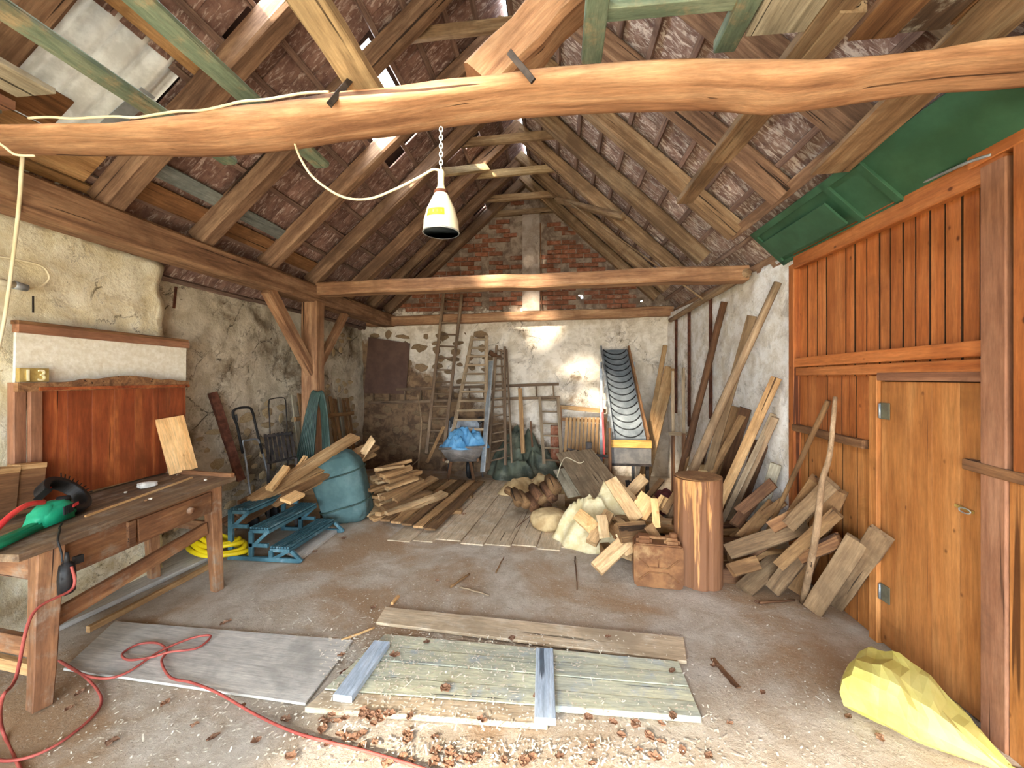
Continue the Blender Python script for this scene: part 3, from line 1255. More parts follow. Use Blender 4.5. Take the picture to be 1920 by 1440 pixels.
o = timber('wall_plate', (-3.04, FRONT_Y, 2.69), (-3.0, BACK - .02, 2.66), .22, .22, M_rafter, V((1, 0, 0)), jit=.012, seg=18, cham=.1)
o.data.materials[0] = wood('plate_oak', '#5c4130', '#8d694d', '#ae8a69', (1.0, 14, 14), .85, .5, .05)
M_plate = o.data.materials[0]
tag(o, 'long brown wall plate resting along the top of the left wall', 'beam')
o = timber('wall_plate', (2.2, FRONT_Y, 2.72), (1.99, BACK - .02, 2.72), .16, .14, M_plate, V((0, 0, 1)), jit=.006, seg=12)
tag(o, 'wall plate hidden in shade along the top of the right wall', 'beam')
o = timber('tie_beam', (-3.1, 4.88, 2.735), (1.9, 4.45, 2.70), .15, .2, M_beam, V((0, -1, 0)), jit=.008, seg=14, cham=.1)
o.data.materials[0] = wood('mid_oak', '#6b4a34', '#9d7453', '#bf9a74', (1.0, 14, 14), .8, .5, .05)
M_mid = o.data.materials[0]
tag(o, 'straight squared tie beam across the middle of the barn', 'beam')
o = timber('tie_beam', (-3.35, BACK - .12, 2.64), (1.88, BACK - .12, 2.74), .16, .15, M_mid, V((0, -1, 0)), jit=.008, seg=14, cham=.1)
tag(o, 'tie beam lying against the back wall under the brick gable', 'beam')
# post with its braces
po_ = timber('post', (-3.0, 4.84, 0), (-3.0, 4.84, 2.58), .2, .2, M_mid, V((0, -1, 0)), jit=.006, seg=8, cham=.1)
tag(po_, 'square timber post with two braces under the left wall plate', 'post')
timber('brace', (-2.99, 4.02, 2.56), (-2.99, 4.79, 1.72), .13, .1, M_mid, V((1, 0, 0)), po_, jit=.004, seg=4)
timber('brace', (-3.0, 5.62, 2.56), (-3.0, 4.92, 1.75), .1, .08, M_mid, V((1, 0, 0)), po_, jit=.004, seg=4)
# strut of the front truss and slim pieces on the beam
o = timber('truss_strut', U(905, 168, Y=1.66), U(1150, -95, Y=1.72), .17, .16, M_beam, V((0, -1, 0)), jit=.007, seg=6, cham=.12)
tag(o, 'thick diagonal strut rising to the right from the bowed beam', 'beam')
o = timber('pale_strut', U(700, 186, Y=1.66), U(520, -90, Y=1.16), .115, .07, M_collar, V((.2, -.4, -1)), jit=.003, seg=4)
tag(o, 'slim pale strut standing on the bowed beam left of the lamp', 'beam')

# ------------------------------------------------------------------ timbers stored overhead on the beam
ZB = 2.905


def overhead(px0, py0, px1, py1, z=None):
    return U(px0, py0, Z=z), U(px1, py1, Z=z)


gl = empty('overhead_ladder', (-1.6, 1.6, ZB), 'worn green ladder lying overhead on the beam at the left', 'ladder', 'ladders stored on the beam')
for (e, y_) in ((430, 302), (603, 308)):
    a = U(e, y_, Z=ZB + .03)
    b = a.copy()
    b.y = -.4
    b.x = a.x + (.03 if e == 430 else .0)
    pole_ = timber('rail', b, a, .10, .045, M_greenpaint, V((0, 0, -1)), gl, jit=.002, seg=6, cham=.3)
ra = U(430, 302, Z=ZB + .03).x
rb = U(603, 308, Z=ZB + .03).x
for y_ in (.2, .65, 1.12, 2.16):
    timber('rung', (ra, y_, ZB + .03), (rb, y_, ZB + .03), .07 if y_ < 2 else .04, .03, M_greenpaint, V((0, 0, -1)), gl)
gr = empty('overhead_ladder', (.4, 1.6, ZB), 'weathered green ladder lying overhead right of the thick strut', 'ladder', 'ladders stored on the beam')
xa, xb = U(1108, 118, Z=ZB + .06).x, U(1350, 98, Z=ZB + .06).x
for x_ in (xa, xb):
    timber('rail', (x_ - .0, -.6, ZB + .05), (x_, 1.72, ZB + .05), .08, .05, M_greenpaint, V((0, 0, -1)), gr, jit=.002, seg=6)
for y_ in (.7, 1.52):
    timber('rung', (xa, y_, ZB + .06), (xb, y_, ZB + .06), .06, .035, M_greenpaint, V((0, 0, -1)), gr)
o = timber('overhead_board', (-2.32, -.4, ZB + .02), (-2.32, 1.62, ZB + .02), .2, .025, M_greyboard, V((0, 0, -1)), jit=.003, seg=4)
tag(o, 'pale grey board lying overhead just left of the green ladder', 'board', 'boards stored on the beam')
o = timber('overhead_board', (-2.52, -.4, ZB + .0), (-2.52, 1.66, ZB + .0), .07, .04, M_orangedull, V((0, 0, -1)), jit=.002, seg=4)
tag(o, 'narrow orange-brown lath overhead between two grey boards', 'board', 'boards stored on the beam')
o = timber('overhead_board', (-2.72, -.4, ZB + .01), (-2.72, 1.7, ZB + .01), .2, .025, M_greyboard, V((0, 0, -1)), jit=.003, seg=4)
tag(o, 'grey board overhead at the far left edge under the roof', 'board', 'boards stored on the beam')
# boards over the right end of the beam
for (px, wd, th, mt, y1, lab) in (
        (1440, .27, .02, M_greyboard, 1.64, 'wide pale board overhead right of the green ladder'),
        (1530, .11, .04, M_rafter_grey, 3.15, 'long narrow plank overhead whose end juts far past the beam'),
        (1600, .16, .03, M_brownboard, 1.70, 'dark brown board overhead beside the wide pale board'),
        (1672, .15, .03, M_flake, 1.68, 'flaking whitewashed board overhead near the right wall'),
        (1745, .15, .03, M_brownboard, 1.66, 'brown board overhead in the upper right corner'),
        (1850, .08, .05, M_rafter_grey, 1.66, 'rounded grey rail overhead in the upper right corner')):
    p = U(px, 108, Z=ZB + .02)
    o = timber('overhead_board', (p.x - .02*(y1 > 2), -.5, ZB + .03), (p.x - .10*(y1 > 2), y1, ZB + .03), wd, th, mt, V((0, 0, -1)), jit=.003, seg=5)
    tag(o, lab, 'board', 'boards stored on the beam')
p = U(1470, 215, Z=ZB)
o = timber('overhead_board', (p.x - .06, 1.55, ZB + .02), (p.x - .12, 2.55, ZB + .02), .09, .04, M_rafter_grey, V((0, 0, -1)), jit=.003, seg=5)
tag(o, 'short plank end jutting past the beam beside the longer one', 'board', 'boards stored on the beam')
a = U(1560, 312, Z=ZB - .02)
o = timber('overhead_board', (1.50, 1.5, ZB + .0), (a.x + .0, a.y + .02, ZB - .04), .2, .025, M_rafter_grey, V((0, 0, -1)), jit=.003, seg=4)
tag(o, 'wide weathered board above the dark green panel', 'board', 'boards stored on the beam')

# dark green painted panel under the right eave
gp = empty('green_panel', (1.9, 3, 2.66), 'long dark green painted panel under the right eave', 'panel')
A0, A1 = V((2.0, 0, 2.655)), V((1.72, 0, 2.93))
up_ = (A1 - A0).normalized()
nn_ = V((-up_.z, 0, up_.x))
nn_ = nn_ if nn_.z < 0 else -nn_
ww = (A1 - A0).length
for (y0, y1) in ((1.2, 2.92), (2.94, 3.9)):
    c = (A0 + A1)/2
    timber('panel_board', c + V((0, y0, 0)), c + V((0, y1, 0)), ww - .02, .02, M_greengate, nn_, gp)
for (f, wd) in ((.06, .035), (.94, .05)):
    c = A0.lerp(A1, f) + nn_*.018
    timber('frame_rail', c + V((0, 2.6, 0)), c + V((0, 3.9, 0)), wd, .018, M_greengate, nn_, gp)
for y in (2.62, 2.92, 3.88):
    timber('frame_stile', A0 + nn_*.018 + V((0, y, 0)), A1 + nn_*.018 + V((0, y, 0)), .05, .018, M_greengate, nn_, gp)
c = A0.lerp(A1, .45) + nn_*.028
timber('hatch_board', c + V((0, 2.97, 0)) + nn_*.03, c + V((0, 3.84, 0)), .2, .014, M_greengate, nn_, gp)
p0 = A0.lerp(A1, 1.22)
timber('eave_rail', p0 + V((0, 2.2, .02)), p0 + V((0, 4.2, .02)), .09, .04, M_rafter, nn_, gp, jit=.003, seg=4)
o = tube('curtain_rod', catmull([U(1712, 350, X=1.96), U(1775, 322, X=1.94), U(1818, 303, X=1.94), U(1860, 290, X=1.95)], 5), .008, M_steel)
tag(o, 'thin grey metal rod lying on top of the orange boarding', 'rod')

# ------------------------------------------------------------------ orange boarded wall with the door
wo = empty('wall_right_front', (2.0, 2.8, 0), 'orange stained board partition on the right', 'wall', kind='structure')
box('backing', (2.045, FRONT_Y, 0), (2.30, RY0 - .0, 2.76), M_slab, wo)


def wy(px, x=2.0):
    return U(px, 600, X=x).y


M_edge = plain('board_edge_shade', '#33200f', '#472d18', 9, .95)  # near-black edge colour painted in for the shadow between the boards


def shade_edges(o):
    """paint the shadow lines of the joints as dark colour on the board edges"""
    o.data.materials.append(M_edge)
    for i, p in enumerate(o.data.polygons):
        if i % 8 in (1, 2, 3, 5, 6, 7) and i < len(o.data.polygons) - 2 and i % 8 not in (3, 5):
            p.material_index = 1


edges = [1497, 1512, 1530, 1547, 1583, 1600, 1622, 1646, 1666, 1690, 1713, 1740, 1768, 1800, 1834, 1858]
ZT = 2.62
ZR0, ZR1 = 1.66, 1.80
for i, (a, b) in enumerate(zip(edges, edges[1:])):
    y0, y1 = wy(b), wy(a)
    dx = .0015 if i % 2 else 0.0
    shade_edges(timber('wall_board', (2.02 + dx, (y0+y1)/2, ZR0), (2.02 + dx, (y0+y1)/2, ZT), (y1-y0) - .012, .022, M_orange, V((-1, 0, 0)), wo, cham=.03))
# lower boards left of the door
le = [1497, 1512, 1548, 1575, 1602, 1634]
for i, (a, b) in enumerate(zip(le, le[1:])):
    y0, y1 = wy(b), wy(a)
    shade_edges(timber('wall_board', (2.022, (y0+y1)/2, 1.2), (2.022, (y0+y1)/2, ZR0), (y1-y0) - .009, .02, M_orange, V((-1, 0, 0)), wo, cham=.03))
    shade_edges(timber('wall_board', (2.028, (y0+y1)/2, 0), (2.028, (y0+y1)/2, 1.2), (y1-y0) - .008, .02, M_orangelight, V((-1, 0, 0)), wo, cham=.03))
ya, yb = wy(1497), wy(1862)
timber('rail', (1.99, ya, 1.775), (1.99, yb, 1.79), .075, .05, M_orange, V((-1, 0, 0)), wo, jit=.001, seg=4)
timber('rail', (1.998, ya, 1.70), (1.998, yb, 1.705), .065, .04, M_orange, V((-1, 0, 0)), wo, jit=.001, seg=4)
timber('lintel', (2.0, wy(1652), 1.657), (2.0, yb, 1.655), .05, .05, M_orangedull, V((-1, 0, 0)), wo)
timber('top_rail', (1.985, ya, 2.62), (1.985, wy(1900), 2.62), .13, .05, M_orange, V((-1, 0, 0)), wo, jit=.001, seg=4)
timber('ledge', (1.985, ya + .02, 1.235), (1.985, wy(1628), 1.215), .055, .05, M_brownboard, V((-1, 0, 0)), wo, jit=.003, seg=4)
M_orange_in = M_orangelight
timber('corner_board', (1.99, ya + .035, 0), (1.99, ya + .035, 2.6), .08, .06, M_orange, V((-1, 0, 0)), wo)
# posts by the near edge
timber('post', (1.985, wy(1884), 0), (1.985, wy(1884), 2.62), .115, .07, M_orangedull, V((-1, 0, 0)), wo, jit=.001, seg=3)
timber('near_panel', (1.975, wy(1908, 1.97) - .31, 1.23), (1.975, wy(1908, 1.97) - .31, 2.72), .62, .05, M_orange, V((-1, 0, 0)), wo)
timber('near_panel', (1.985, wy(1896, 1.97) - .31, 0), (1.985, wy(1896, 1.97) - .31, 1.2), .62, .05, M_orangelight, V((-1, 0, 0)), wo)
timber('near_ledge', (1.965, wy(1838) + .02, 1.235), (1.965, 1.5, 1.20), .05, .05, M_brownboard, V((-1, 0, 0)), wo, jit=.002, seg=4)
timber('near_head', (1.97, wy(1862) + .06, 2.72), (1.97, 1.2, 2.74), .16, .05, M_orange, V((-1, 0, 0)), wo)
# door
d1 = empty('door_1', (2.0, (wy(1652) + wy(1840))/2, 0), 'knotty amber pine plank door in the orange partition', 'door', kind='structure')
dy = [wy(1653), wy(1700), wy(1748), wy(1800), wy(1858)]
for a, b in zip(dy, dy[1:]):
    timber('door_plank', (2.012, (a+b)/2, .015), (2.012, (a+b)/2, 1.625), abs(a-b) - .0015, .028, M_orangelight, V((-1, 0, 0)), d1, cham=.03)
timber('door_jamb', (2.0, wy(1644), 0), (2.0, wy(1644), 1.66), .065, .05, M_orangelight, V((-1, 0, 0)), d1, cham=.06)
M_hinge = plain('hinge_plate', '#5d5646', '#757058', 12, .7, .3)
for (z, s_) in ((1.445, 1), (.33, 1)):
    hp = timber('hinge', (1.99, wy(1662), z - .05), (1.99, wy(1662), z + .05), .075, .006, M_hinge, V((-1, 0, 0)), d1)
    pole('hinge_pin', (1.98, wy(1656), z - .045), (1.98, wy(1656), z + .045), .006, .006, M_galv, hp, seg=1)
lt = timber('latch', (1.99, wy(1830), 1.0), (1.99, wy(1795), 1.01), .014, .008, M_brass, V((-1, 0, 0)), d1)
tube('latch_ring', [V((1.978, wy(1818), 1.0)) + V((0, .03*math.cos(t), .012*math.sin(t))) for t in [i*math.pi/6 for i in range(12)]], .003, M_galv, lt, 6, True)

# ================================================================== LEFT SIDE
# ------------------------------------------------------------------ bench
FR, FN = U(440, 893, Z=.86), U(28, 1043, Z=.82)
BR = U(300, 884, Z=.86)
ed = V(((BR - FR).x, (BR - FR).y, 0))
el = V(((FN - FR).x, (FN - FR).y, 0))
Lb, Db = el.length, ed.length
el.normalize()
ed.normalize()
bench = empty('work_bench', ((FR + FN)/2).to_2d().to_3d(), 'old brown work bench with a drawer and tapered legs on the left', 'table')
slope_z = (FN.z - FR.z)/Lb


def B(l, d, z):
    """bench coordinates: l metres towards the viewer, d metres from the front edge to the wall, z up at the far end"""
    p = V((FR.x, FR.y, 0)) + el*l + ed*d
    p.z = z + slope_z*l*(z/.86)
    return p


ZT_ = .86
nb = 4
for i in range(nb):
    d0 = Db*(i + .5)/nb
    timber('top_board', B(0, d0, ZT_ - .018), B(Lb, d0, ZT_ - .018), Db/nb - .004, .036, M_benchtop, V((0, 0, 1)), bench, jit=.0015, seg=5)
timber('end_cleat', B(.02, -.0, ZT_ + .012), B(.02, Db, ZT_ + .012), .03, .035, M_bench, V((0, 0, 1)), bench)
legs = ((.16, .07, 0), (Lb - .17, .07, 1), (.16, Db - .07, 0), (Lb - .17, Db - .07, 1))
for (l, d, nr) in legs:
    timber('leg', B(l, d, ZT_ - .036), B(l - (.05 if not nr else -.03), d - (.0 if d < .2 else 0), 0.0), .105 if nr else .085, .1, M_bench, V((1, -.3, 0)), bench, taper=.72, jit=.002, seg=4, cham=.06)
zap = ZT_ - .036 - .095
timber('apron', B(.2, .05, zap), B(Lb - .2, .05, zap), .18, .025, M_bench, V((1, 0, 0)), bench)
timber('apron', B(.16, Db - .06, zap), B(Lb - .16, Db - .06, zap), .16, .025, M_bench, V((1, 0, 0)), bench)
timber('apron', B(.12, .06, zap), B(.12, Db - .06, zap), .16, .025, M_bench, V((0, 1, 0)), bench)
timber('apron', B(Lb - .17, .06, zap), B(Lb - .17, Db - .06, zap), .17, .03, M_bench, V((0, 1, 0)), bench)
dr = timber('drawer', B(.22, .035, zap - .005), B(Lb*.56, .035, zap - .005), .15, .03, M_bench, V((1, 0, 0)), bench)
kp = B(.42, .03, zap)
lathe('knob', [(.014, 0), (.012, .014), (.024, .022), (.026, .032), (.018, .04), (0, .042)], M_bench, Matrix.Translation(kp) @ V((1, -.15, 0)).to_track_quat('Z', 'Y').to_matrix().to_4x4(), dr, 16)
timber('drawer_gap', B(Lb*.575, .034, zap), B(Lb*.605, .034, zap), .15, .03, M_poledark, V((1, 0, 0)), bench)
# lower rails and shelf boards
zl = .44
timber('lower_rail', B(.2, .09, zl + .07), B(Lb - .2, .09, zl - .03), .09, .03, M_bench, V((1, 0, 0)), bench)
timber('lower_rail', B(.15, .1, zl + .07), B(.15, Db - .1, zl + .07), .07, .03, M_bench, V((0, 1, 0)), bench)
timber('lower_rail', B(Lb - .17, .08, .28), B(Lb - .17, Db - .08, .28), .1, .035, M_bench, V((0, 1, 0)), bench)
timber('lower_rail', B(Lb - .17, .08, .16), B(Lb - .17, Db - .08, .16), .06, .035, M_tanboard, V((0, 1, 0)), bench)

# loose strip and crumbs on the bench
o = timber('loose_strip', B(.0 + .02, Db - .05, ZT_ + .035), B(.72, Db - .03, ZT_ + .035), .07, .022, M_tanboard, V((1, 0, .1)))
tag(o, 'pale wooden strip standing along the back of the bench', 'strip')
o = timber('loose_strip', B(.12, .3, ZT_ + .006), B(.95, .22, ZT_ + .006), .012, .012, M_palewood, V((0, 0, 1)))
tag(o, 'thin pale batten lying lengthwise on the bench top', 'strip')
o = sack('rag', B(.40, .42, ZT_), (.11, .07, .04), plain('white_rag', '#cfc8ba', '#e8e2d6', 9, .9), 1.2, 0, 5, .25, 3)
tag(o, 'crumpled whitish rag on the bench top', 'rag')
for k in range(9):
    o = sack('crumb', B(R.uniform(.05, .7), R.uniform(.12, .55), ZT_ + .001), (.022, .018, .012), M_chip if k % 2 else M_brownboard, R.uniform(0, 3), 0, k, .3, 2, nu=8, nv=6)
    tag(o, 'tiny crumb of debris on the dusty bench top', 'crumb', 'crumbs on the bench')

# ------------------------------------------------------------------ string trimmer on the bench
tr = empty('string_trimmer', U(120, 985, Z=.84), 'green electric grass trimmer with black round guard on the bench', 'trimmer')


def T(px, py, d=0.0, h=0.0):
    """points of the trimmer body above the bench plane near its front half"""
    p = U(px, py, Z=.86 + h)
    return p


tz = .835
c0 = U(95, 985, Z=tz)
ax = (U(175, 935, Z=tz) - U(20, 1000, Z=tz)).normalized()
sd = V((-ax.y, ax.x, 0))
sd = sd if sd.x < 0 else -sd           # towards the wall
upv = V((0, 0, 1))


def TP(a, s, h):
    return c0 + ax*a + sd*s + upv*h


body = hull('body', [TP(-.10, -.02, .005), TP(-.08, .09, .005), TP(.14, -.05, .005), TP(.16, .1, .005), TP(-.06, -.01, .075), TP(-.04, .08, .085), TP(.02, -.02, .12), TP(.03, .08, .12), TP(.11, -.03, .115), TP(.13, .07, .11), TP(.17, .0, .06)], M_greenpl, tr, .014, True)
for k in range(5):
    a = .02 + k*.017
    timber('vent', TP(a, -.047, .045), TP(a + .012, -.04, .09), .007, .006, M_black, -sd + upv*.3, body)
hull('label_plate', [TP(.085, -.053, .07), TP(.13, -.053, .075), TP(.085, -.05, .088), TP(.13, -.05, .093), TP(.085, -.045, .07), TP(.13, -.045, .09)], M_red, body)
tube('handle', catmull([TP(-.5, .04, .02), TP(-.32, .04, .06), TP(-.2, .04, .12), TP(-.1, .035, .145), TP(.0, .03, .13)], 6), .014, M_red, tr, 10)
hull('shaft', [TP(-.55, -.03, .0), TP(-.55, .05, .0), TP(-.06, -.02, .005), TP(-.06, .06, .005), TP(-.55, -.02, .035), TP(-.55, .04, .035), TP(-.06, 0, .04), TP(-.06, .05, .04)], M_greenpl, tr, .008, True)
# the guard: a broad half ring standing round the cutting head
gc = TP(.22, .07, .105)
gx = (ax + sd*.1).normalized()
gz = (upv*.72 + sd*.7).normalized()
gy = gx.cross(gz)
ring = []
vs, fs = [], []
ns = 36
for i in range(ns+1):
    t = -2.3 + 4.9*i/ns
    for (rr, off) in ((.135, -.035), (.14, .035), (.105, .035), (.1, -.035)):
        vs.append((gx*math.cos(t) + gz*math.sin(t)*.95)*rr*1.02 + gy*off)
for i in range(ns):
    for k in range(4):
        a, b = i*4+k, i*4+(k+1) % 4
        fs.append((a, b, b+4, a+4))
fs += [(0, 1, 2, 3), (ns*4+3, ns*4+2, ns*4+1, ns*4)]
gd = obj('guard', mesh('guard', vs, fs), M_black, tr, Matrix.Translation(gc))
bv = gd.modifiers.new('b', 'BEVEL')
bv.width = .006
bv.segments = 2
tube('guard_trim', [gc + (gx*math.cos(t) + gz*math.sin(t))*.1 - gy*.02 for t in [1.2 + .09*i for i in range(14)]], .008, M_red, tr, 8)
for k in range(9):
    t = -.3 + k*.14
    pole('guard_fin', gc + (gx*math.cos(t) + gz*math.sin(t))*.135 + gy*.02, gc + (gx*math.cos(t) + gz*math.sin(t))*.185 + gy*.03, .004, .003, M_black, gd, n=5, seg=1)
lathe('cutting_head', [(.03, -.02), (.034, 0), (.03, .02), (0, .025)], M_black, Matrix.Translation(gc - upv*.02), tr, 16)
o = tube('trimmer_lead', catmull([TP(-.02, -.06, .01), TP(-.09, -.09, .006), TP(-.12, -.11, .008), B(Lb - .17, -.005, ZT_ + .006), B(Lb - .17, -.03, .8), B(Lb - .17, -.035, .75)], 8), .005, M_black)
tag(o, 'short black lead from the trimmer hanging over the bench edge', 'cable')

# plug hanging on the leg and the red extension cord
pc = B(Lb - .17, -.045, .68)
pg = empty('cord_socket', pc, 'black socket of the extension cord hanging at the bench leg', 'socket')
hull('socket_body', [pc + V((x, y, z)) for x in (-.005, .04) for (y, z) in ((-.025, .07), (.025, .07), (-.035, 0), (.035, 0), (-.03, -.09), (.03, -.09))], M_black, pg, .01, True)
pole('strain_relief', pc + V((.018, 0, .07)), pc + V((.018, 0, .12)), .012, .007, M_black, pg, seg=2)
timber('cap', pc + V((.01, .035, .06)), pc + V((.01, .075, .06)), .04, .02, M_black, V((1, 0, 0)), pg)
q = [(0, 1440), (25, 1405), (95, 1390), (165, 1340), (190, 1305), (178, 1290)]
pts = [pc + V((.045, 0, .05)), pc + V((.05, .0, -.06)), U(62, 1150, X=-2.42), U(30, 1270, X=-2.3), U(4, 1310, X=-2.2), U(5, 1370, Z=.02), U(45, 1455, Z=.008)]
cord_pts = catmull(pts, 10)
floorloop = [(45, 1455), (20, 1500), (-120, 1480), (-160, 1400), (-40, 1420), (30, 1425), (100, 1400), (165, 1352), (190, 1318), (180, 1290), (150, 1262), (110, 1238), (150, 1262), (195, 1272), (240, 1260), (300, 1225), (360, 1200), (395, 1196), (370, 1215), (320, 1226), (280, 1237), (240, 1237), (230, 1225), (260, 1208), (295, 1206), (313, 1220), (303, 1240), (320, 1270), (360, 1280), (410, 1300), (480, 1340), (550, 1372), (620, 1392), (700, 1412), (790, 1440), (900, 1480)]
def on_sheet(x_, y_):
    return 100 < x_ < 665 and 1168 + (x_ - 215)*.075 < y_ + 4 and y_ - 6 < 1258 + (x_ - 118)*.146


cord_pts += catmull([U(x_, y_, Z=.026 if on_sheet(x_, y_) else .008) + V((0, 0, .012*(i in (15, 16, 17, 19, 20)))) for i, (x_, y_) in enumerate(floorloop)], 8)[1:]
o = tube('extension_cord', cord_pts, .0065, M_cordred, None, 8)
tag(o, 'red extension cord looping across the floor from the bench leg', 'cord')

# boards under the bench
o = floor_board('floor_board', fl(88, 1195), fl(395, 1050), fl(330, 1022), fl(0, 1160), .035, M_greyfloor)
tag(o, 'wide grey weathered board lying under the bench', 'board')
a, b = fl(150, 1185), fl(395, 1058)
o = timber('pale_lath', a + V((0.06, 0, .02)), b + V((.06, 0, .02)), .03, .04, M_tanboard, V((0, 0, 1)), jit=.002, seg=4)
tag(o, 'pale lath lying along the grey board under the bench', 'strip')

# yellow hose coil on the floor beyond the bench leg
hc = fl(440, 1060) + V((-.13, .16, 0))
hp = []
for k in range(90):
    t = k*2*math.pi/22
    rr = .30 - .028*(k/22)
    hp.append(hc + V((rr*math.cos(t)*1.0 - .16, rr*math.sin(t)*.5, .022 + .036*(k/22) + .07*max(0, -math.cos(t)) + .014*math.sin(t*1.3 + k*.05))))
o = tube('yellow_hose', catmull(hp, 3), .021, M_yellowhose, None, 10)
tag(o, 'coiled bright yellow garden hose behind the bench leg', 'hose')

# ------------------------------------------------------------------ on the wall behind the bench
XW = LXN + .02
hbX = -3.22


def wp(px, py, x=None):
    return U(px, py, X=hbX if x is None else x)


wpn = empty('white_board', (XW + .06, 2.7, 1.63), 'white panel with a brown top rail leaning behind the headboard', 'panel')
pa, pb = U(25, 612, X=XW + .04), U(346, 648, X=XW + .04)
zt_, zb_ = (pa.z + pb.z)/2, 1.45
timber('panel', (XW + .045, pa.y, (zt_+zb_)/2), (XW + .045, pb.y, (zt_+zb_)/2 - .02), zt_ - zb_, .018, M_whitepanel, V((1, 0, 0)), wpn)
timber('top_rail', (XW + .055, pa.y, zt_ + .005), (XW + .055, pb.y + .01, zt_ - .01), .055, .05, M_orangedull, V((1, 0, 0)), wpn)
timber('top_cap', (XW + .05, pa.y, zt_ + .04), (XW + .05, pb.y, zt_ + .025), .025, .06, M_brownboard, V((1, 0, 0)), wpn)
# headboard: planks, posts and a carved crest
hb = empty('headboard', (hbX, 2.7, .86), 'reddish brown wooden headboard with a carved wavy crest', 'headboard')
hx = hbX + .0
y0, y1 = U(22, 800, X=hx).y, U(346, 800, X=hx).y
zc_ = 1.62
ne = 7
for i in range(ne):
    ya_, yb_ = y0 + .13 + (y1 - y0 - .13)*i/ne, y0 + .13 + (y1 - y0 - .13)*(i+1)/ne
    timber('panel_board', (hx, (ya_+yb_)/2, .868), (hx, (ya_+yb_)/2, zc_ - .04), yb_ - ya_ - .001, .02, M_redwood, V((1, 0, 0)), hb, cham=.02)
timber('side_post', (hx - .01, y0 + .03, .85), (hx - .01, y0 + .03, zc_), .06, .05, M_orangedull, V((1, 0, 0)), hb)
timber('side_post', (hx + .02, y0 + .095, .86), (hx + .02, y0 + .095, zc_ - .05), .06, .03, M_orangedull, V((1, 0, 0)), hb)
crest = []
npt = 40
for i in range(npt+1):
    f = i/npt
    y = y0 + (y1 - y0)*f
    g = (f - .12)/.88
    hgt = .045*math.exp(-((g-.5)/.22)**2) + .014*math.exp(-((g-.22)/.05)**2) + .014*math.exp(-((g-.83)/.05)**2)
    crest.append((hx + .012, y, zc_ + .0 + (hgt if f > .1 else 0)))
poly = [(hx + .012, y0, zc_ - .055)] + [(hx + .012, y1, zc_ - .055)] + crest[::-1]
prism('crest', poly, (.03, 0, 0), M_brownboard, hb)
prism('crest_edge', [(hx + .03, y0 + .1, zc_ - .05), (hx + .03, y1, zc_ - .05), (hx + .03, y1, zc_ - .03), (hx + .03, y0 + .1, zc_ - .03)], (.02, 0, 0), M_redwood, hb)
# boxy remains at the left end
for (px0, px1, pt, lab, th) in ((-40, 22, 858, 'brown bed post end at the left edge above the bench', .08), (24, 75, 862, 'short brown board with an angled front beside the headboard', .06)):
    q0, q1 = U(px0, pt, X=hx + .08), U(px1, pt, X=hx + .08)
    o = timber('bed_end_board', (hx + .08, q0.y, .99), (hx + .08, q1.y, .98), .27, th, M_brownboard, V((1, 0, 0)), cham=.02)
    tag(o, lab, 'board')
    timber('edge_strip', (hx + .085, q0.y, 1.13), (hx + .085, q1.y, 1.12), .03, th + .03, M_tanboard, V((1, 0, 0)), o)
# house number block
nbk = empty('house_number', U(68, 706, X=hx + .03), 'small brass house number 13 standing on the headboard', 'sign')
q0, q1 = U(42, 695, X=hx + .035), U(97, 695, X=hx + .035)
zn = zc_ + .003
box('number_block', (hx - .01, q0.y, zn), (hx + .015, q1.y, zn + .085), M_brass, nbk)
cu = bpy.data.curves.new('digits', 'FONT')
cu.body = '13'
cu.size = .1
cu.extrude = .004
cu.space_character = 1.35
to = bpy.data.objects.new('digits', cu)
C.objects.link(to)
dg = bpy.context.evaluated_depsgraph_get()
dme = bpy.data.meshes.new_from_object(to.evaluated_get(dg))
bpy.data.objects.remove(to)
Md = Matrix(((0, 0, 1, 0), (1, 0, 0, 0), (0, 1, 0, 0), (0, 0, 0, 1)))
Md.translation = (hx + .02, q0.y + .012, zn + .008)
obj('digits', dme, plain('cream_digits', '#e6d6a0', '#f3e8c0', 9, .4), nbk, Md)
# small pale board leaning by the headboard
o = timber('pine_board', U(345, 884, X=hx + .16), U(318, 783, X=hx + .04), .2, .022, M_palewood, V((1, -.35, .3)), cham=.03)
tag(o, 'short fresh pine board leaning at the end of the headboard', 'board')
# wires on the wall
o = tube('hanging_rope', catmull([U(42, 292, X=-2.75), U(36, 380, X=-2.9), U(25, 480, X=-3.1), U(8, 600, X=-3.25), U(-5, 660, X=-3.28)], 6), .009, M_cream, None, 8)
tag(o, 'pale rope hanging down the cream wall from the plate', 'rope')
o = tube('wall_cable', catmull([U(-20, 478, X=XW + .01), U(40, 488, X=XW + .015), U(80, 500, X=XW + .02), U(92, 522, X=XW + .02), U(75, 538, X=XW + .02), U(50, 542, X=XW + .02)], 8), .006, M_cream)
tag(o, 'loop of cream cable stapled to the cream wall', 'cable')
wlp = empty('wall_lamp', U(20, 533, X=XW + .04), 'small white tube lamp fixed on the cream wall', 'lamp')
pole('tube_glass', U(-30, 522, X=XW + .04), U(26, 534, X=XW + .04), .022, .022, M_white, wlp, seg=2)
pole('end_cap', U(26, 534, X=XW + .04), U(50, 540, X=XW + .04), .026, .022, M_steel, wlp, seg=2)
o = timber('iron_peg', U(62, 555, X=XW + .02), U(62, 586, X=XW + .02), .008, .008, M_iron, V((1, 0, 0)))
tag(o, 'short thin iron peg in the cream wall', 'peg')
o = timber('iron_peg', U(330, 538, X=LX + .02), U(326, 578, X=LX + .02), .02, .012, M_rust, V((1, 0, 0)))
tag(o, 'rusty iron hook in the dim rubble wall', 'peg')
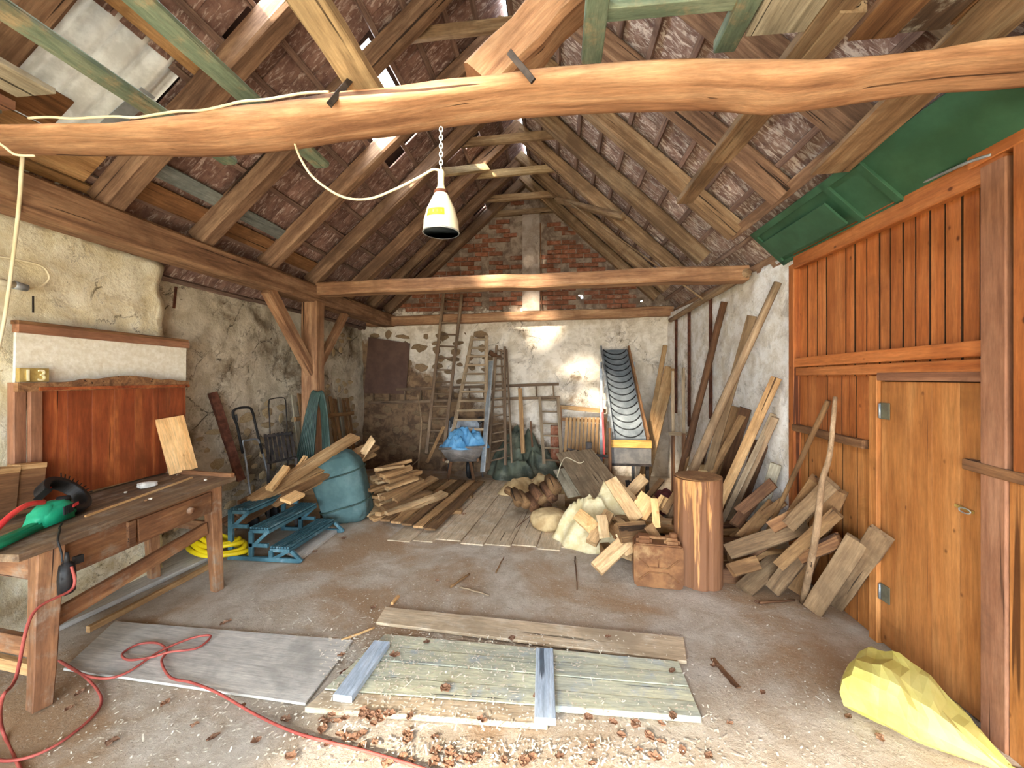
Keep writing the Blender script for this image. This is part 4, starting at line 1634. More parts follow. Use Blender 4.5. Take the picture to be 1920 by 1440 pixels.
# bluish strap hanging by the eave
o = timber('metal_strap', SL.p(1.2, 2.2, .06), SL.p(1.75, 2.22, .1), .09, .004, M_galv, SL.n)
tag(o, 'bluish metal strap hanging beside the first rafter', 'strap')

# ------------------------------------------------------------------ tools along the left wall
o = timber('iron_rail', U(452, 900, X=-3.25), U(398, 736, X=-3.42), .075, .05, M_rust, V((1, -.4, 0)), jit=.003, seg=6)
tag(o, 'rusty iron rail leaning on the rubble wall by the bench end', 'rail')
ht = empty('hand_truck', (-3.2, 3.95, 0), 'folding hand truck with a black bent handle against the rubble wall', 'trolley')


def htp(px, py, x=-3.32):
    return U(px, py, X=x)


tube('handle', catmull([htp(455, 850), htp(445, 800), htp(437, 778), htp(442, 767), htp(466, 764), htp(474, 774), htp(480, 800), htp(492, 850)], 5), .013, M_black, ht, 8)
tube('frame', catmull([htp(470, 935, -3.15), htp(462, 870), htp(455, 830), htp(462, 826), htp(482, 824), htp(490, 840), htp(500, 880), htp(512, 935, -3.15)], 5), .011, M_steel, ht, 8)
timber('grip', htp(441, 778), htp(443, 790), .035, .03, M_black, None, ht)
timber('toe_plate', V((-3.2, htp(470, 900).y - .05, .012)), V((-3.2, htp(512, 900).y, .012)), .22, .01, M_steel, V((0, 0, 1)), ht)
for px in (472, 510):
    c = htp(px, 900)
    lathe('wheel', [(.02, -.015), (.08, -.02), (.085, 0), (.08, .02), (.02, .015)], M_black, Matrix.Translation((-3.32, c.y, .087)) @ Matrix.Rotation(math.pi/2, 4, 'X'), ht, 16)
fr = empty('bent_wire_stand', (-3.3, 4.5, 0), 'thin bent wire frame behind the hand truck', 'frame')
tube('bent_wire', catmull([U(508, 880, X=-3.3), U(506, 800, X=-3.36), U(504, 755, X=-3.4), U(510, 748, X=-3.4), U(532, 746, X=-3.4), U(536, 756, X=-3.4)], 5), .007, M_iron, fr, 6)
tube('bent_wire', catmull([U(536, 756, X=-3.4), U(538, 800, X=-3.36), U(540, 880, X=-3.3)], 5), .007, M_iron, fr, 6)
gm = empty('mower_grille', (-3.2, 4.4, 0), 'dark slatted metal grille in the corner beside the post', 'grille')
for k in range(7):
    a = at(505 + k*8, 868 - k*2, 4.3)
    b = at(497 + k*8, 815 - k*1, 4.45)
    timber('slat', a, b, .03, .02, M_iron, None, gm)
timber('crossbar', at(497, 818, 4.42), at(548, 812, 4.42), .03, .03, M_iron, None, gm)
timber('crossbar', at(503, 868, 4.32), at(555, 858, 4.32), .03, .03, M_iron, None, gm)
timber('stand', at(503, 868, 4.32), V((at(503, 868, 4.32).x, 4.32, 0)), .03, .03, M_iron, None, gm)
timber('stand', at(555, 858, 4.32), V((at(555, 858, 4.32).x, 4.32, 0)), .03, .03, M_iron, None, gm)

# hose bundle draped on the post
hz = empty('hose_bundle', (-2.95, 4.7, .5), 'dark green hose hanging in long loops on the post', 'hose')
for k in range(9):
    sx = (k - 4)*.014
    top = at(588 + k*2.2, 736 - abs(k-4)*.8, 4.68)
    l = [at(555 + k*4.2, 868, 4.62), at(566 + k*3.4, 815, 4.66), at(577 + k*2.5, 765, 4.68), top]
    r_ = [at(601 + k*1.6, 760, 4.69), at(605 + k*1.8, 815, 4.69), at(606 + k*2.0, 872, 4.66)]
    tube('hose_loop', catmull([p + V((0, -.004*k, 0)) for p in l + r_], 5), .012, M_tealhose, hz, 7)
# picket panel behind the post
pf = empty('picket_panel', (-3.35, 5.6, 0), 'grey wooden picket panel leaning on the left wall past the post', 'fence')
for k in range(12):
    y = 5.02 + k*.125
    h = 1.42 - .012*k
    timber('picket', (-3.2, y, .0), (-3.38, y, h + .03*(k % 2)), .075, .02, M_firedark if k % 3 else M_greyboard, V((1, 0, .1)), pf, skew=.2)
for z in (.35, 1.12):
    timber('crossrail', (-3.2 - .17*z/1.4 + .02, 4.96, z), (-3.2 - .17*z/1.4 + .02, 6.48, z - .05), .06, .03, M_firedark, V((1, 0, .1)), pf)

# ------------------------------------------------------------------ teal plastic steps
ps = empty('plastic_steps', (-2.6, 3.9, 0), 'dusty teal plastic three-step staircase on the floor', 'steps')
SY0, SY1 = 3.47, 4.22
for k in range(3):
    xr = -2.37 - .195*k
    z = .13 + .165*k
    for j in range(7):
        timber('tread_slat', (xr - .018 - j*.027, SY0, z), (xr - .018 - j*.027, SY1, z), .017, .016, M_teal, V((0, 0, 1)), ps)
    timber('tread_frame', (xr - .1, SY0 + .004, z - .03), (xr - .1, SY1 - .004, z - .03), .19, .03, M_teal, V((0, 0, 1)), ps)
    for y in (SY0 + .012, SY1 - .012):
        # bracket under the tread and the stringer steps
        timber('upright', (xr - .185, y, 0), (xr - .185, y, z - .03), .04, .025, M_teal, V((0, -1, 0)), ps)
        timber('diagonal', (xr - .17, y, max(.02, z - .17)), (xr - .0 - .02, y, z - .03), .03, .022, M_teal, V((0, -1, 0)), ps)
        timber('stringer', (xr - .2, y, z - .155 if k else .02), (xr + .02 if k == 0 else xr - .02, y, z - .155 if k else .02), .035, .025, M_teal, V((0, -1, 0)), ps)
for y in (SY0 + .01, SY1 - .01):
    timber('base_rail', (-2.97, y, .018), (-2.28, y, .018), .036, .028, M_teal, V((0, -1, 0)), ps)
    timber('front_foot', (-2.36, y, .1), (-2.26, y, .012), .03, .025, M_teal, V((0, -1, 0)), ps)
    timber('back_upright', (-2.95, y, .0), (-2.95, y, .45), .04, .025, M_teal, V((0, -1, 0)), ps)
# debris board at the foot of the steps
o = floor_board('floor_board', fl(560, 1055), fl(632, 1000), fl(605, 985), fl(535, 1040), .03, M_greyfloor)
tag(o, 'short grey board end sticking out under the teal steps', 'board')

# teal sack
tsc = fl(640, 985) + V((-.10, .22, 0))
ts = sack('teal_sack', tsc, (.56, .46, .82), M_tealsack, .2, -.28, 4, .10, 2.2, flat=.1, sq=.55)
tag(ts, 'large strapped teal fabric sack leaning on the plank pile', 'sack')
for k, zz in enumerate((.2, .56)):
    ring = []
    for i in range(28):
        a = 2*math.pi*i/28
        ring.append(a)
    # straps follow the sack: shrink a ring onto its surface
    dgm = ts.data
    pts = []
    Rm = Matrix.Rotation(.2, 3, 'Z') @ Matrix.Rotation(-.28, 3, 'Y')
    zc0 = sum((v.co for v in dgm.vertices), V())/len(dgm.vertices)
    for a in ring:
        dloc = Rm @ V((math.cos(a), math.sin(a), 0))
        axis = Rm @ V((0, 0, 1))
        base_p = zc0 + axis*(zz - .38)
        best = .2
        for v in dgm.vertices:
            w_ = v.co - base_p
            if abs(w_.dot(axis)) < .06:
                rad_v = w_ - axis*w_.dot(axis)
                if rad_v.length > 1e-4 and rad_v.normalized().dot(dloc) > .95:
                    best = max(best, rad_v.length)
        pts.append(tsc + base_p + dloc*(best + .004))
    tube('strap', catmull(pts, 2, True), .009, M_tealhose, ts, 6, True)

# ------------------------------------------------------------------ plank pile
pile = [((480, 935, 3.75), (666, 818, 4.95), .15, .04, M_tanboard, 'brown plank with a pale sawn end on top of the plank pile'),
        ((455, 948, 3.75), (640, 850, 4.9), .16, .035, M_brownboard, 'dark plank lying second from the top of the plank pile'),
        ((440, 962, 3.8), (625, 868, 4.85), .15, .035, M_brownboard, 'broad brown plank low in the pile above the teal steps'),
        ((470, 940, 3.7), (690, 838, 5.1), .12, .035, M_tanboard, 'tan plank running behind the teal sack'),
        ((510, 945, 3.8), (705, 836, 5.2), .12, .035, M_firedark, 'brown slat of the plank pile just above the sack'),
        ((520, 940, 3.95), (700, 850, 5.15), .1, .03, M_tanboard, 'narrow tan slat half hidden behind the teal sack'),
        ((505, 918, 3.75), (538, 876, 4.0), .07, .045, M_palewood, 'short pale block end poking up from the plank pile'),
        ((555, 882, 4.25), (573, 856, 4.4), .05, .03, M_palewood, 'tiny pale stick end poking up beside the post'),
        ((425, 985, 3.75), (560, 905, 4.6), .22, .03, M_brownboard, 'wide dark board sloping down behind the bench end')]
for (a, b, wd, th, mt, lab) in pile:
    o = timber('pile_plank', at(*a), at(*b), wd, th, mt, V((.25, -.35, 1)), jit=.003, seg=4)
    tag(o, lab, 'plank', 'planks piled by the left post')
o = timber('pile_plank', at(535, 940, 3.62) , at(562, 925, 3.8), .12, .03, M_palewood, V((.2, -.4, 1)))
tag(o, 'white painted board end above the top teal step', 'plank', 'planks piled by the left post')
# bearer that carries the sloping planks
o = timber('pile_bearer', (-3.2, 4.62, .3), (-2.75, 4.66, .3), .2, .6, M_firedark, V((0, 0, 1)), jit=.01, seg=4)
tag(o, 'dark baulk under the sloping plank pile', 'baulk')
rp = random.Random(3)
nsb = 0
for lay in range(9):
    zz = .03 + lay*.062
    half = .42*(1 - lay/10.5)
    nb_ = max(2, int(half*2/.11))
    for q in range(nb_):
        off = -half + 2*half*(q + .5)/nb_
        dv = V((.42 + rp.uniform(-.16, .16), .85, rp.uniform(-.05, .12))).normalized()
        sv = V((dv.y, -dv.x, 0)).normalized()
        ln = rp.uniform(.55, 1.0)*(1 - .05*lay)
        c = V((-2.06, 5.1, zz)) + sv*off + dv*rp.uniform(-.12, .12)
        a, b = c - dv*ln/2, c + dv*ln/2
        if a.z < .02:
            b.z += .02 - a.z
            a.z = .02
        o = timber('split_board', a, b, rp.uniform(.07, .13), rp.uniform(.028, .05), (M_fire, M_firedark, M_tanboard)[(lay + q) % 3], V((rp.uniform(-.3, .4), -.3, 1)), jit=.003, seg=3, skew=rp.uniform(-.3, .3))
        nsb += 1
        row = ('floor layer', 'second layer', 'third layer', 'fourth layer', 'middle', 'upper middle', 'upper layer', 'layer under the crown', 'crown')[lay]
        tag(o, 'split board in the %s of the heap right of the teal sack' % row, 'board', 'split boards heaped right of the teal sack')
# upright splinter
o = timber('split_board', at(668, 870, 4.9), at(700, 822, 5.0), .09, .025, M_fire, V((.2, -1, .3)), skew=.4)
tag(o, 'pale pointed board standing askew behind the teal sack', 'board')

# ------------------------------------------------------------------ slatted pallet on the floor
pal = empty('floor_pallet', (-1.8, 5.3, 0), 'low slatted wooden pallet on the floor beside the plank pile', 'pallet')
for k in range(8):
    x = -2.35 + k*.145
    y0 = 4.22 + .06*k if k > 3 else 4.6
    timber('slat', (x, 4.62 - .05*k + (.5 if k < 3 else 0), .05), (x + .16, 6.35, .05), .118, .022, M_firedark if k % 2 else M_tanboard, V((0, 0, 1)), pal, jit=.003, seg=5)
for y in (4.95, 5.6, 6.28):
    timber('bearer', (-2.3, y, .02), (-1.15, y, .02), .08, .04, M_firedark, V((0, 0, 1)), pal)
o = pole('long_stick', fl(815, 962) + V((0, 0, .03)), at(735, 885, 5.9), .014, .01, M_poledark, crook=.006)
tag(o, 'dark thin stick lying across the pallet slats', 'stick')

# ================================================================== BACK OF THE BARN
def ladder(name, bl, br_, tl, tr_, rungs, label, mat, rail=(.05, .03), rung=.03, f0=.06, f1=.96, flat=False):
    bl, br_, tl, tr_ = map(V, (bl, br_, tl, tr_))
    e = empty(name, (bl + br_)/2, label, 'ladder')
    n_ = (tl - bl).cross(br_ - bl)
    n_ = n_ if n_.y < 0 else -n_
    timber('rail', bl, tl, rail[0], rail[1], mat, n_, e, jit=.002, seg=5)
    timber('rail', br_, tr_, rail[0], rail[1], mat, n_, e, jit=.002, seg=5)
    for k in range(rungs):
        f = f0 + (f1 - f0)*k/(rungs - 1)
        a, b = bl.lerp(tl, f), br_.lerp(tr_, f)
        if flat:
            timber('rung', a, b, rung*1.6, rung, mat, V((0, 0, 1)), e)
        else:
            pole('rung', a, b, rung/2, rung/2, mat, e, n=7, seg=1)
    return e


YB = BACK - .08
M_ladder = wood('old_ladder', '#4b3a2c', '#77604a', '#9c8468', (1.2, 20, 20), .85, .35, .12)
M_ladderp = wood('pale_ladder', '#66543f', '#927b5f', '#b39d7e', (1.2, 20, 20), .85, .3, .1)


def bw(px, py, d=0.0):
    return U(px, py, Y=YB - d)


ladder('ladder', bw(800, 850, .5), bw(832, 850, .5), bw(832, 550, .12), bw(866, 552, .12), 13, 'tall dark ladder whose top reaches over the back beam', M_ladder)
ladder('ladder', bw(838, 868, .9), bw(911, 868, .9), bw(886, 630, .2), bw(912, 630, .2), 13, 'wide ladder tapering to the top behind the wheelbarrow', M_ladderp, (.06, .03), .035, .1, .97, True)
ladder('ladder', bw(916, 880, .75), bw(948, 872, .75), bw(931, 648, .12), bw(946, 650, .12), 14, 'narrow ladder standing right of the galvanised gutter', M_ladder, (.04, .03), .03)
ladder('ladder', bw(948, 870, .45), bw(960, 868, .45), bw(940, 655, .1), bw(950, 655, .1), 9, 'very narrow dark ladder section beside the narrow ladder', M_ladder, (.03, .03), .02)
ladder('ladder', bw(1020, 870, .35), bw(1053, 872, .35), bw(1012, 745, .12), bw(1046, 745, .12), 6, 'short ladder piece standing before the slatted gate', M_ladderp, (.05, .03), .028)
hl = ladder('hanging_ladder', bw(690, 755, .02), bw(690, 732, .02), bw(1050, 745, .02), bw(1048, 720, .02), 12, 'long ladder hung level across the back wall', M_ladder, (.05, .03), .025, .03, .97)
o = timber('gutter_pipe', bw(905, 885, 1.1), bw(921, 678, .3), .085, .03, M_galv, V((-.5, -1, 0)), cham=.3)
tag(o, 'bright galvanised gutter length leaning among the ladders', 'gutter')
bd = pole('brushwood_bundle', bw(918, 660, .2), bw(940, 672, .15), .05, .03, M_poledark, crook=.02)
tag(bd, 'dark brushwood wedged at the ladder tops', 'brushwood')
o = timber('brown_panel', bw(730, 638, .06), bw(722, 738, .06), .72, .02, M_brownpanel, V((.2, -1, 0)), skew=-.06)
tag(o, 'plain brown hardboard panel hung on the back wall', 'panel')
o = timber('upright_board', bw(981, 850, .25), bw(975, 728, .05), .07, .025, M_tanboard, V((0, -1, 0)))
tag(o, 'upright tan board standing behind the olive tarpaulin', 'board')
o = timber('upright_board', bw(998, 838, .25), bw(995, 790, .1), .03, .025, M_poledark, V((0, -1, 0)))
tag(o, 'short dark stake beside the upright tan board', 'stake')
o = box('brick_stack', bw(1040, 866, .1) - V((.07, .06, 0)), bw(1040, 798, .1) + V((.07, .06, 0)), M_brick)
tag(o, 'red brick pier behind the short ladder', 'pier')

# rake or branch left of the wheelbarrow
o = pole('crooked_pole', fl(783, 893), at(783, 738, 6.9), .018, .01, M_pole, mid=[at(788, 830, 6.6), at(790, 790, 6.7)])
tag(o, 'crooked pole standing left of the wheelbarrow', 'pole')
o = pole('crooked_pole', fl(752, 893), at(784, 862, 6.62), .012, .008, M_pole)
tag(o, 'short bare branch left of the wheelbarrow', 'branch')
o = timber('spade_handle', at(800, 868, 6.4), at(832, 800, 6.7), .05, .03, M_firedark, None)
tag(o, 'dark board leaning just left of the wheelbarrow', 'board')

# grey tray upright behind the wheelbarrow
gt = empty('metal_tray', at(870, 830, 6.75), 'grey metal tray with black grips upright behind the wheelbarrow', 'tray')
timber('sheet', at(870, 836, 6.72), at(872, 787, 6.85), .56, .012, M_steel, V((0, -1, .2)), gt)
for px in (846, 897):
    timber('grip', at(px, 784, 6.82), at(px + 6, 792, 6.8), .09, .07, M_black, None, gt)
timber('stay', at(846, 790, 6.82), V((at(840, 870, 6.8).x, 6.8, 0)), .03, .03, M_iron, None, gt)
timber('stay', at(900, 790, 6.82), V((at(905, 870, 6.8).x, 6.8, 0)), .03, .03, M_iron, None, gt)
# wheelbarrow
wbw = empty('wheelbarrow', (-.85, 6.3, 0), 'grey wheelbarrow with splayed legs seen from its handle end', 'wheelbarrow')
Yw = 6.05
tl0, tr0 = at(824, 842, Yw), at(906, 838, Yw)
bl0, br0 = at(840, 866, Yw + .1), at(894, 866, Yw + .1)
dd = V((0, .62, 0))
tubm = plain('barrow_grey', '#6d655d', '#8a8077', 8, .7, .2, dust='#9b8a76')
hull('tub', [tl0, tr0, bl0, br0, tl0 + dd, tr0 + dd, bl0 + dd*.6, br0 + dd*.6], tubm, wbw, .02, True)
tube('rim', [tl0 + V((0, -.01, .005)), tr0 + V((0, -.01, .005)), tr0 + dd, tl0 + dd], .016, tubm, wbw, 8, True)
for (px, s_) in ((846, -1), (882, 1)):
    a = at(px, 866, Yw + .12)
    b = fl(px + s_*7, 904)
    timber('leg', a, b, .045, .03, M_poledark, None, wbw)
for s_, pt in ((-1, bl0), (1, br0)):
    timber('handle_bar', pt + V((s_*.02, .5, -.02)), pt + V((s_*.04, -.12, .05)), .04, .035, M_poledark, None, wbw)
wc = (bl0 + br0)/2 + V((0, .55, 0))
lathe('wheel', [(.03, -.03), (.12, -.035), (.17, -.03), (.18, 0), (.17, .03), (.12, .035), (.03, .03)], M_black, Matrix.Translation((wc.x, wc.y, .182)) @ Matrix.Rotation(math.pi/2, 4, 'Y'), wbw, 20)
bt = heap('blue_tarp', ((tl0 + tr0)/2 + V((.01, .25, -.02))), .37, .30, .2, M_bluetarp, 0, 3, .55, 3.2, 24, 64, 2.2, .1)
tag(bt, 'bright blue plastic tarp piled in the wheelbarrow', 'tarp')

# olive tarpaulin
tcn = (fl(915, 905) + fl(1050, 900))/2
ot = heap('tarpaulin', V((tcn.x - .02, tcn.y + .55, 0)), .66, .60, .66, M_tarp, .1, 8, .34, 1.9, 44, 130, 1.25, .22, (-.12, .1))
tag(ot, 'crumpled olive green tarpaulin heaped on the floor', 'tarpaulin')

# slatted gate standing before the back wall
sg = empty('slatted_gate', bw(1090, 868, .25), 'small slatted wooden gate lit by the sun beside the conveyor', 'gate')
for k in range(11):
    px = 1062 + k*7.2
    timber('slat', bw(px - 4, 872, .30), bw(px + 1, 783, .16), .042, .02, M_tanboard, V((0, -1, .1)), sg)
timber('top_rail', bw(1048, 763, .14), bw(1136, 771, .14), .07, .035, M_tanboard, V((0, -1, .1)), sg)
timber('stile', bw(1052, 868, .28), bw(1050, 762, .14), .05, .035, M_brownboard, V((0, -1, .1)), sg)
timber('crossrail', bw(1052, 786, .14), bw(1138, 790, .14), .05, .02, M_brownboard, V((0, -1, .1)), sg)
timber('crossrail', bw(1056, 846, .22), bw(1138, 852, .22), .05, .02, M_brownboard, V((0, -1, .1)), sg)

# conveyor
cv = empty('conveyor', (.95, 6.2, 0), 'inclined belt conveyor with dark chevron ribs against the back wall', 'conveyor')
C0, C1 = V((.955, 5.62, .84)), V((.935, 6.98, 2.10))
cu_ = (C1 - C0).normalized()
cn_ = V((0, -cu_.z, cu_.y))
Lc = (C1 - C0).length
timber('belt', C0, C1, .40, .03, M_belt, cn_, cv, cham=.02)
for s_ in (-1, 1):
    off = V((s_*.222, 0, 0)) + cn_*.02
    timber('side_rail', C0 + off - cu_*.02, C1 + off + cu_*.02, .028, .12, M_steel if s_ < 0 else M_brownboard, cn_, cv)
nch = 14
for k in range(nch):
    f = .05 + .92*k/(nch - 1)
    pts = []
    for i in range(13):
        t = -1 + 2*i/12
        dip = -.13*(1 - t*t)**.8
        pts.append(C0 + cu_*(Lc*f + dip + .05) + V((t*.185, 0, 0)) + cn_*.02)
    tube('chevron_rib', pts, .0095, M_beltrib, cv, 5)
e0 = C0 - cu_*.03
M_lip = wood('yellow_ply', '#b07f3a', '#cf9c4d', '#e0b469', (1, 12, 12), .7, .2, .05)
timber('hopper_lip', e0 + V((-.26, -.03, -.035)), e0 + V((.26, -.03, -.035)), .10, .03, M_lip, V((0, -1, 0)), cv)
timber('hopper_front', e0 + V((-.26, -.01, -.19)), e0 + V((.26, -.01, -.19)), .22, .02, plain('hopper_grey', '#5d5a56', '#777069', 8, .6, .3), V((0, -1, 0)), cv)
timber('drip_board', e0 + V((-.26, -.02, -.31)), e0 + V((.27, -.02, -.31)), .03, .04, M_iron, V((0, -1, 0)), cv)
for (x, y, z, mt) in ((.70, 5.66, .82, M_poledark), (1.20, 5.75, .75, M_iron), (.70, 6.8, 1.9, M_steel), (1.2, 6.8, 1.9, M_steel)):
    timber('leg', (x, y, 0), (x, y, z), .045, .045, mt, V((0, -1, 0)), cv)
for k in range(5):
    p = C0.lerp(C1, .2 + .15*k) + V((-.245, 0, 0))
    timber('bracket', p + cn_*.06, p - cn_*.06, .03, .02, M_steel, V((-1, 0, 0)), cv)
o = timber('red_pole', at(1133, 860, 6.6), at(1127, 700, 6.95), .03, .02, M_red, None)
tag(o, 'slim red rod standing left of the conveyor', 'rod')
lm = empty('floor_jack', at(1104, 845, 6.0).to_2d().to_3d(), 'small steel jack on the floor in front of the slatted gate', 'jack')
p = at(1104, 850, 6.0)
timber('jack_body', (p.x, p.y, 0), (p.x, p.y, p.z + .16), .09, .05, M_iron, None, lm)
timber('jack_arm', (p.x, p.y, p.z - .02), (p.x + .45, p.y - .05, p.z - .04), .04, .04, M_iron, None, lm)
timber('jack_arm', (p.x - .3, p.y + .05, p.z + .05), (p.x, p.y, p.z), .03, .03, M_iron, None, lm)

# planks in the back right corner
for (b, t, wd, lab) in (((1213, 838, 6.3), (1247, 648, 6.95), .07, 'narrow plank, tallest in the back right corner'),
                        ((1215, 850, 6.15), (1252, 688, 6.85), .09, 'warm brown plank in the middle of the back corner group'),
                        ((1222, 858, 6.05), (1266, 692, 6.75), .11, 'pale wide plank leaning in the back right corner')):
    a_, b_ = at(*b), at(*t)
    d_ = (b_ - a_).normalized()
    a_ = a_ - d_*(a_.z/d_.z)
    b_.x = min(b_.x, rwx(b_.y) - .06)
    o = timber('corner_plank', a_, b_, wd, .03, M_tanboard, V((-.5, -1, .1)), jit=.002, seg=3)
    tag(o, lab, 'plank', 'planks in the back right corner')
wfm = empty('window_sash', at(1275, 800, 5.7), 'old narrow sash frame propped by the right wall', 'window')
q0, q1 = at(1262, 812, 5.9), at(1282, 812, 5.6)
timber('stile', q0, q0 + V((0, .02, .85)), .04, .03, M_ladderp, None, wfm)
timber('stile', q1 + V((0, 0, -.02)), q1 + V((0, .02, .85)), .04, .03, M_ladderp, None, wfm)
timber('bottom_rail', q0 + V((-.06, -.05, 0)), q1 + V((.03, -.02, -.01)), .05, .03, M_ladderp, None, wfm)
timber('prop', V((q0.x, q0.y, 0)), q0, .05, .04, M_poledark, None, wfm)
timber('prop', V((q1.x, q1.y, 0)), q1, .05, .04, M_poledark, None, wfm)

# ================================================================== POLES AND BOARDS ON THE RIGHT
def to_floor(a, b):
    d = (b - a).normalized()
    return a - d*(a.z/d.z)


def on_wall(px, py, gap=.05):
    d = ray(px, py)
    lo, hi = 1.0, 9.0
    for _ in range(50):
        m = (lo + hi)/2
        q = d*m
        lim = (rwx(q.y) if q.y > RY0 else 1.97) - gap
        if q.x < lim:
            lo = m
        else:
            hi = m
    return V((0, 0, H)) + d*lo


G = 'poles and boards leaning on the right wall'
items = [('pole', (1262, 950), (1358, 566), .045, .036, M_poledark, 'thick dark post leaning left of the other poles'),
         ('pole', (1240, 1015), (1458, 530), .048, .032, M_pole, 'longest grey round pole reaching highest on the white wall'),
         ('board', (1300, 985), (1410, 592), .085, .03, M_dustboard, 'brown board leaning close behind the longest pole'),
         ('board', (1318, 1015), (1456, 708), .085, .03, M_tanboard, 'orange-brown board with a square end leaning on the white wall'),
         ('board', (1335, 1020), (1450, 776), .05, .03, M_ladderp, 'thin pale board, nearer of the slanting pair above the log'),
         ('board', (1350, 1010), (1454, 783), .06, .035, M_pole, 'grey board, further of the slanting pair above the log'),
         ('board', (1310, 985), (1378, 762), .1, .03, M_firedark, 'short brown board with a pale edge behind the leaning poles'),
         ('board', (1330, 975), (1398, 766), .11, .02, M_poledark, 'short nearly black board behind the leaning poles'),
         ('board', (1365, 1000), (1428, 830), .13, .03, M_poledark, 'wide dark board standing low against the white wall'),
         ('board', (1400, 1040), (1455, 870), .09, .04, M_greyboard, 'low grey board standing at the end of the white wall'),
         ('board', (1300, 930), (1330, 812), .05, .03, M_poledark, 'thin dark lath between the dark post and the longest pole'),
         ('pole', (1262, 975), (1312, 760), .018, .016, M_firedark, 'thin stick crossing in front of the dark post'),
         ('board', (1285, 985), (1395, 775), .07, .03, M_firedark, 'brown lath half hidden behind the standing log')]
for (kd, b, t, w0, w1, mt, lab) in items:
    a_ = fl(*b)
    b_ = on_wall(*t)
    if kd == 'pole':
        a_.z = w0*.4
        o = pole('leaning_pole', a_, b_, w0, w1, mt, crook=.006, seg=8)
        tag(o, lab, 'pole', G)
    else:
        o = timber('leaning_board', a_, b_, w0, w1, mt, V((-.55, -1, .25)), jit=.002, seg=4)
        tag(o, lab, 'board', G)
# poles against the orange boarding
o = pole('leaning_pole', fl(1410, 1060), U(1553, 752, X=1.94), .016, .02, M_firedark, crook=.004)
tag(o, 'straight brown stick leaning on the orange boards', 'pole', G)
o = pole('leaning_pole', fl(1506, 1132) + V((0, 0, .01)), U(1566, 745, X=1.94), .024, .014, M_pole, mid=[U(1530, 1000, Y=2.93), U(1541, 905, Y=2.98), U(1556, 850, Y=3.0)], seg=6)
tag(o, 'pale crooked branch leaning on the orange boards', 'pole', G)
front = [((1395, 1112), (1482, 1028), .125, .05, M_dustboard, .28, 'square tan beam end lying nearest the log'),
         ((1450, 1112), (1545, 985), .11, .06, M_dustboard, .42, 'thick tan beam rising beside the branch foot'),
         ((1492, 1112), (1572, 918), .11, .05, M_firedark, .62, 'brown board propped just behind the branch foot'),
         ((1524, 1148), (1608, 1012), .12, .035, M_dustboard, .36, 'broad board with split edge at the foot of the door'),
         ((1562, 1136), (1654, 1000), .125, .035, M_dustboard, .38, 'broad pale board leaning on the door, furthest right')]
for (b, t, wd, th, mt, zt, lab) in front:
    o = timber('front_board', fl(*b) + V((0, 0, th*.4)), U(*t, X=1.9 + .035*(t[0] > 1640)), wd, th, mt, V((-.5, -1, .9)), jit=.003, seg=4)
    tag(o, lab, 'board', 'boards at the foot of the orange wall')
jum = [((1365, 1035, 3.5), (1515, 985, 3.35), .12, .05, M_dustboard, 'long pale plank crossing the jumble behind the log'),
       ((1480, 985, 3.35), (1560, 905, 3.3), .1, .05, M_dustboard, 'tan board slanting up behind the branch'),
       ((1480, 990, 3.5), (1540, 905, 3.55), .15, .07, M_firedark, 'dark block slanting behind the straight stick'),
       ((1390, 1010, 3.6), (1450, 945, 3.8), .1, .04, M_firedark, 'dark brown offcut behind the long pale plank'),
       ((1445, 990, 3.4), (1500, 962, 3.35), .09, .05, M_brownboard, 'short brown offcut on top of the long pale plank'),
       ((1370, 1070, 3.35), (1420, 1055, 3.4), .1, .05, M_firedark, 'dark offcut low beside the log foot'),
       ((1500, 1045, 3.2), (1575, 1012, 3.15), .09, .04, M_brownboard, 'brown wedge of wood near the door jamb'),
       ((1378, 985, 3.8), (1420, 930, 4.0), .09, .03, M_poledark, 'blackish offcut deep in the jumble behind the log'),
       ((1385, 960, 3.9), (1450, 905, 3.75), .09, .03, M_poledark, 'slanting black board behind the straight stick foot'),
       ((1400, 1040, 3.55), (1470, 1000, 3.5), .08, .04, M_poledark, 'dark lath tucked under the long pale plank'),
       ((1375, 1010, 3.9), (1470, 940, 3.6), .07, .03, M_firedark, 'brown lath slanting behind the short brown offcut'),
       ((1460, 1060, 3.3), (1570, 960, 3.05), .08, .04, M_firedark, 'brown lath rising from the tan beams to the orange wall')]
for (a, b, wd, th, mt, lab) in jum:
    p0, p1 = at(*a), at(*b)
    if p0.x > 1.84:
        p0 = U(a[0], a[1], X=1.84)
    if p1.x > 1.86:
        p1 = U(b[0], b[1], X=1.86)
    for p in (p0, p1):
        p.z = max(p.z, th*.6)
    o = timber('jumbled_offcut', p0, p1, wd, th, mt, V((-.3, -1, .7)), jit=.003, seg=3, skew=.1)
    tag(o, lab, 'offcut', 'offcuts jumbled behind the log')
# low stack that carries the jumble
for k in range(7):
    y = 3.55 + .16*k
    o = timber('stacked_baulk', (1.25 + .05*(k % 2), y, .06 + .0*k), (1.86 - .012*k, y + .04, .06), .13, .12, M_firedark if k % 2 else M_poledark, V((0, 0, 1)), jit=.004, seg=3)
    tag(o, 'dark baulk in the floor layer under the right-hand jumble', 'baulk', 'baulks under the jumble')
for k in range(5):
    y = 3.6 + .2*k
    o = timber('stacked_baulk', (1.42, y, .18), (1.87 - .012*k, y + .05, .2), .13, .11, M_poledark if k % 2 else M_firedark, V((0, 0, 1)), jit=.004, seg=3)
    tag(o, 'dark baulk in the upper layer under the right-hand jumble', 'baulk', 'baulks under the jumble')

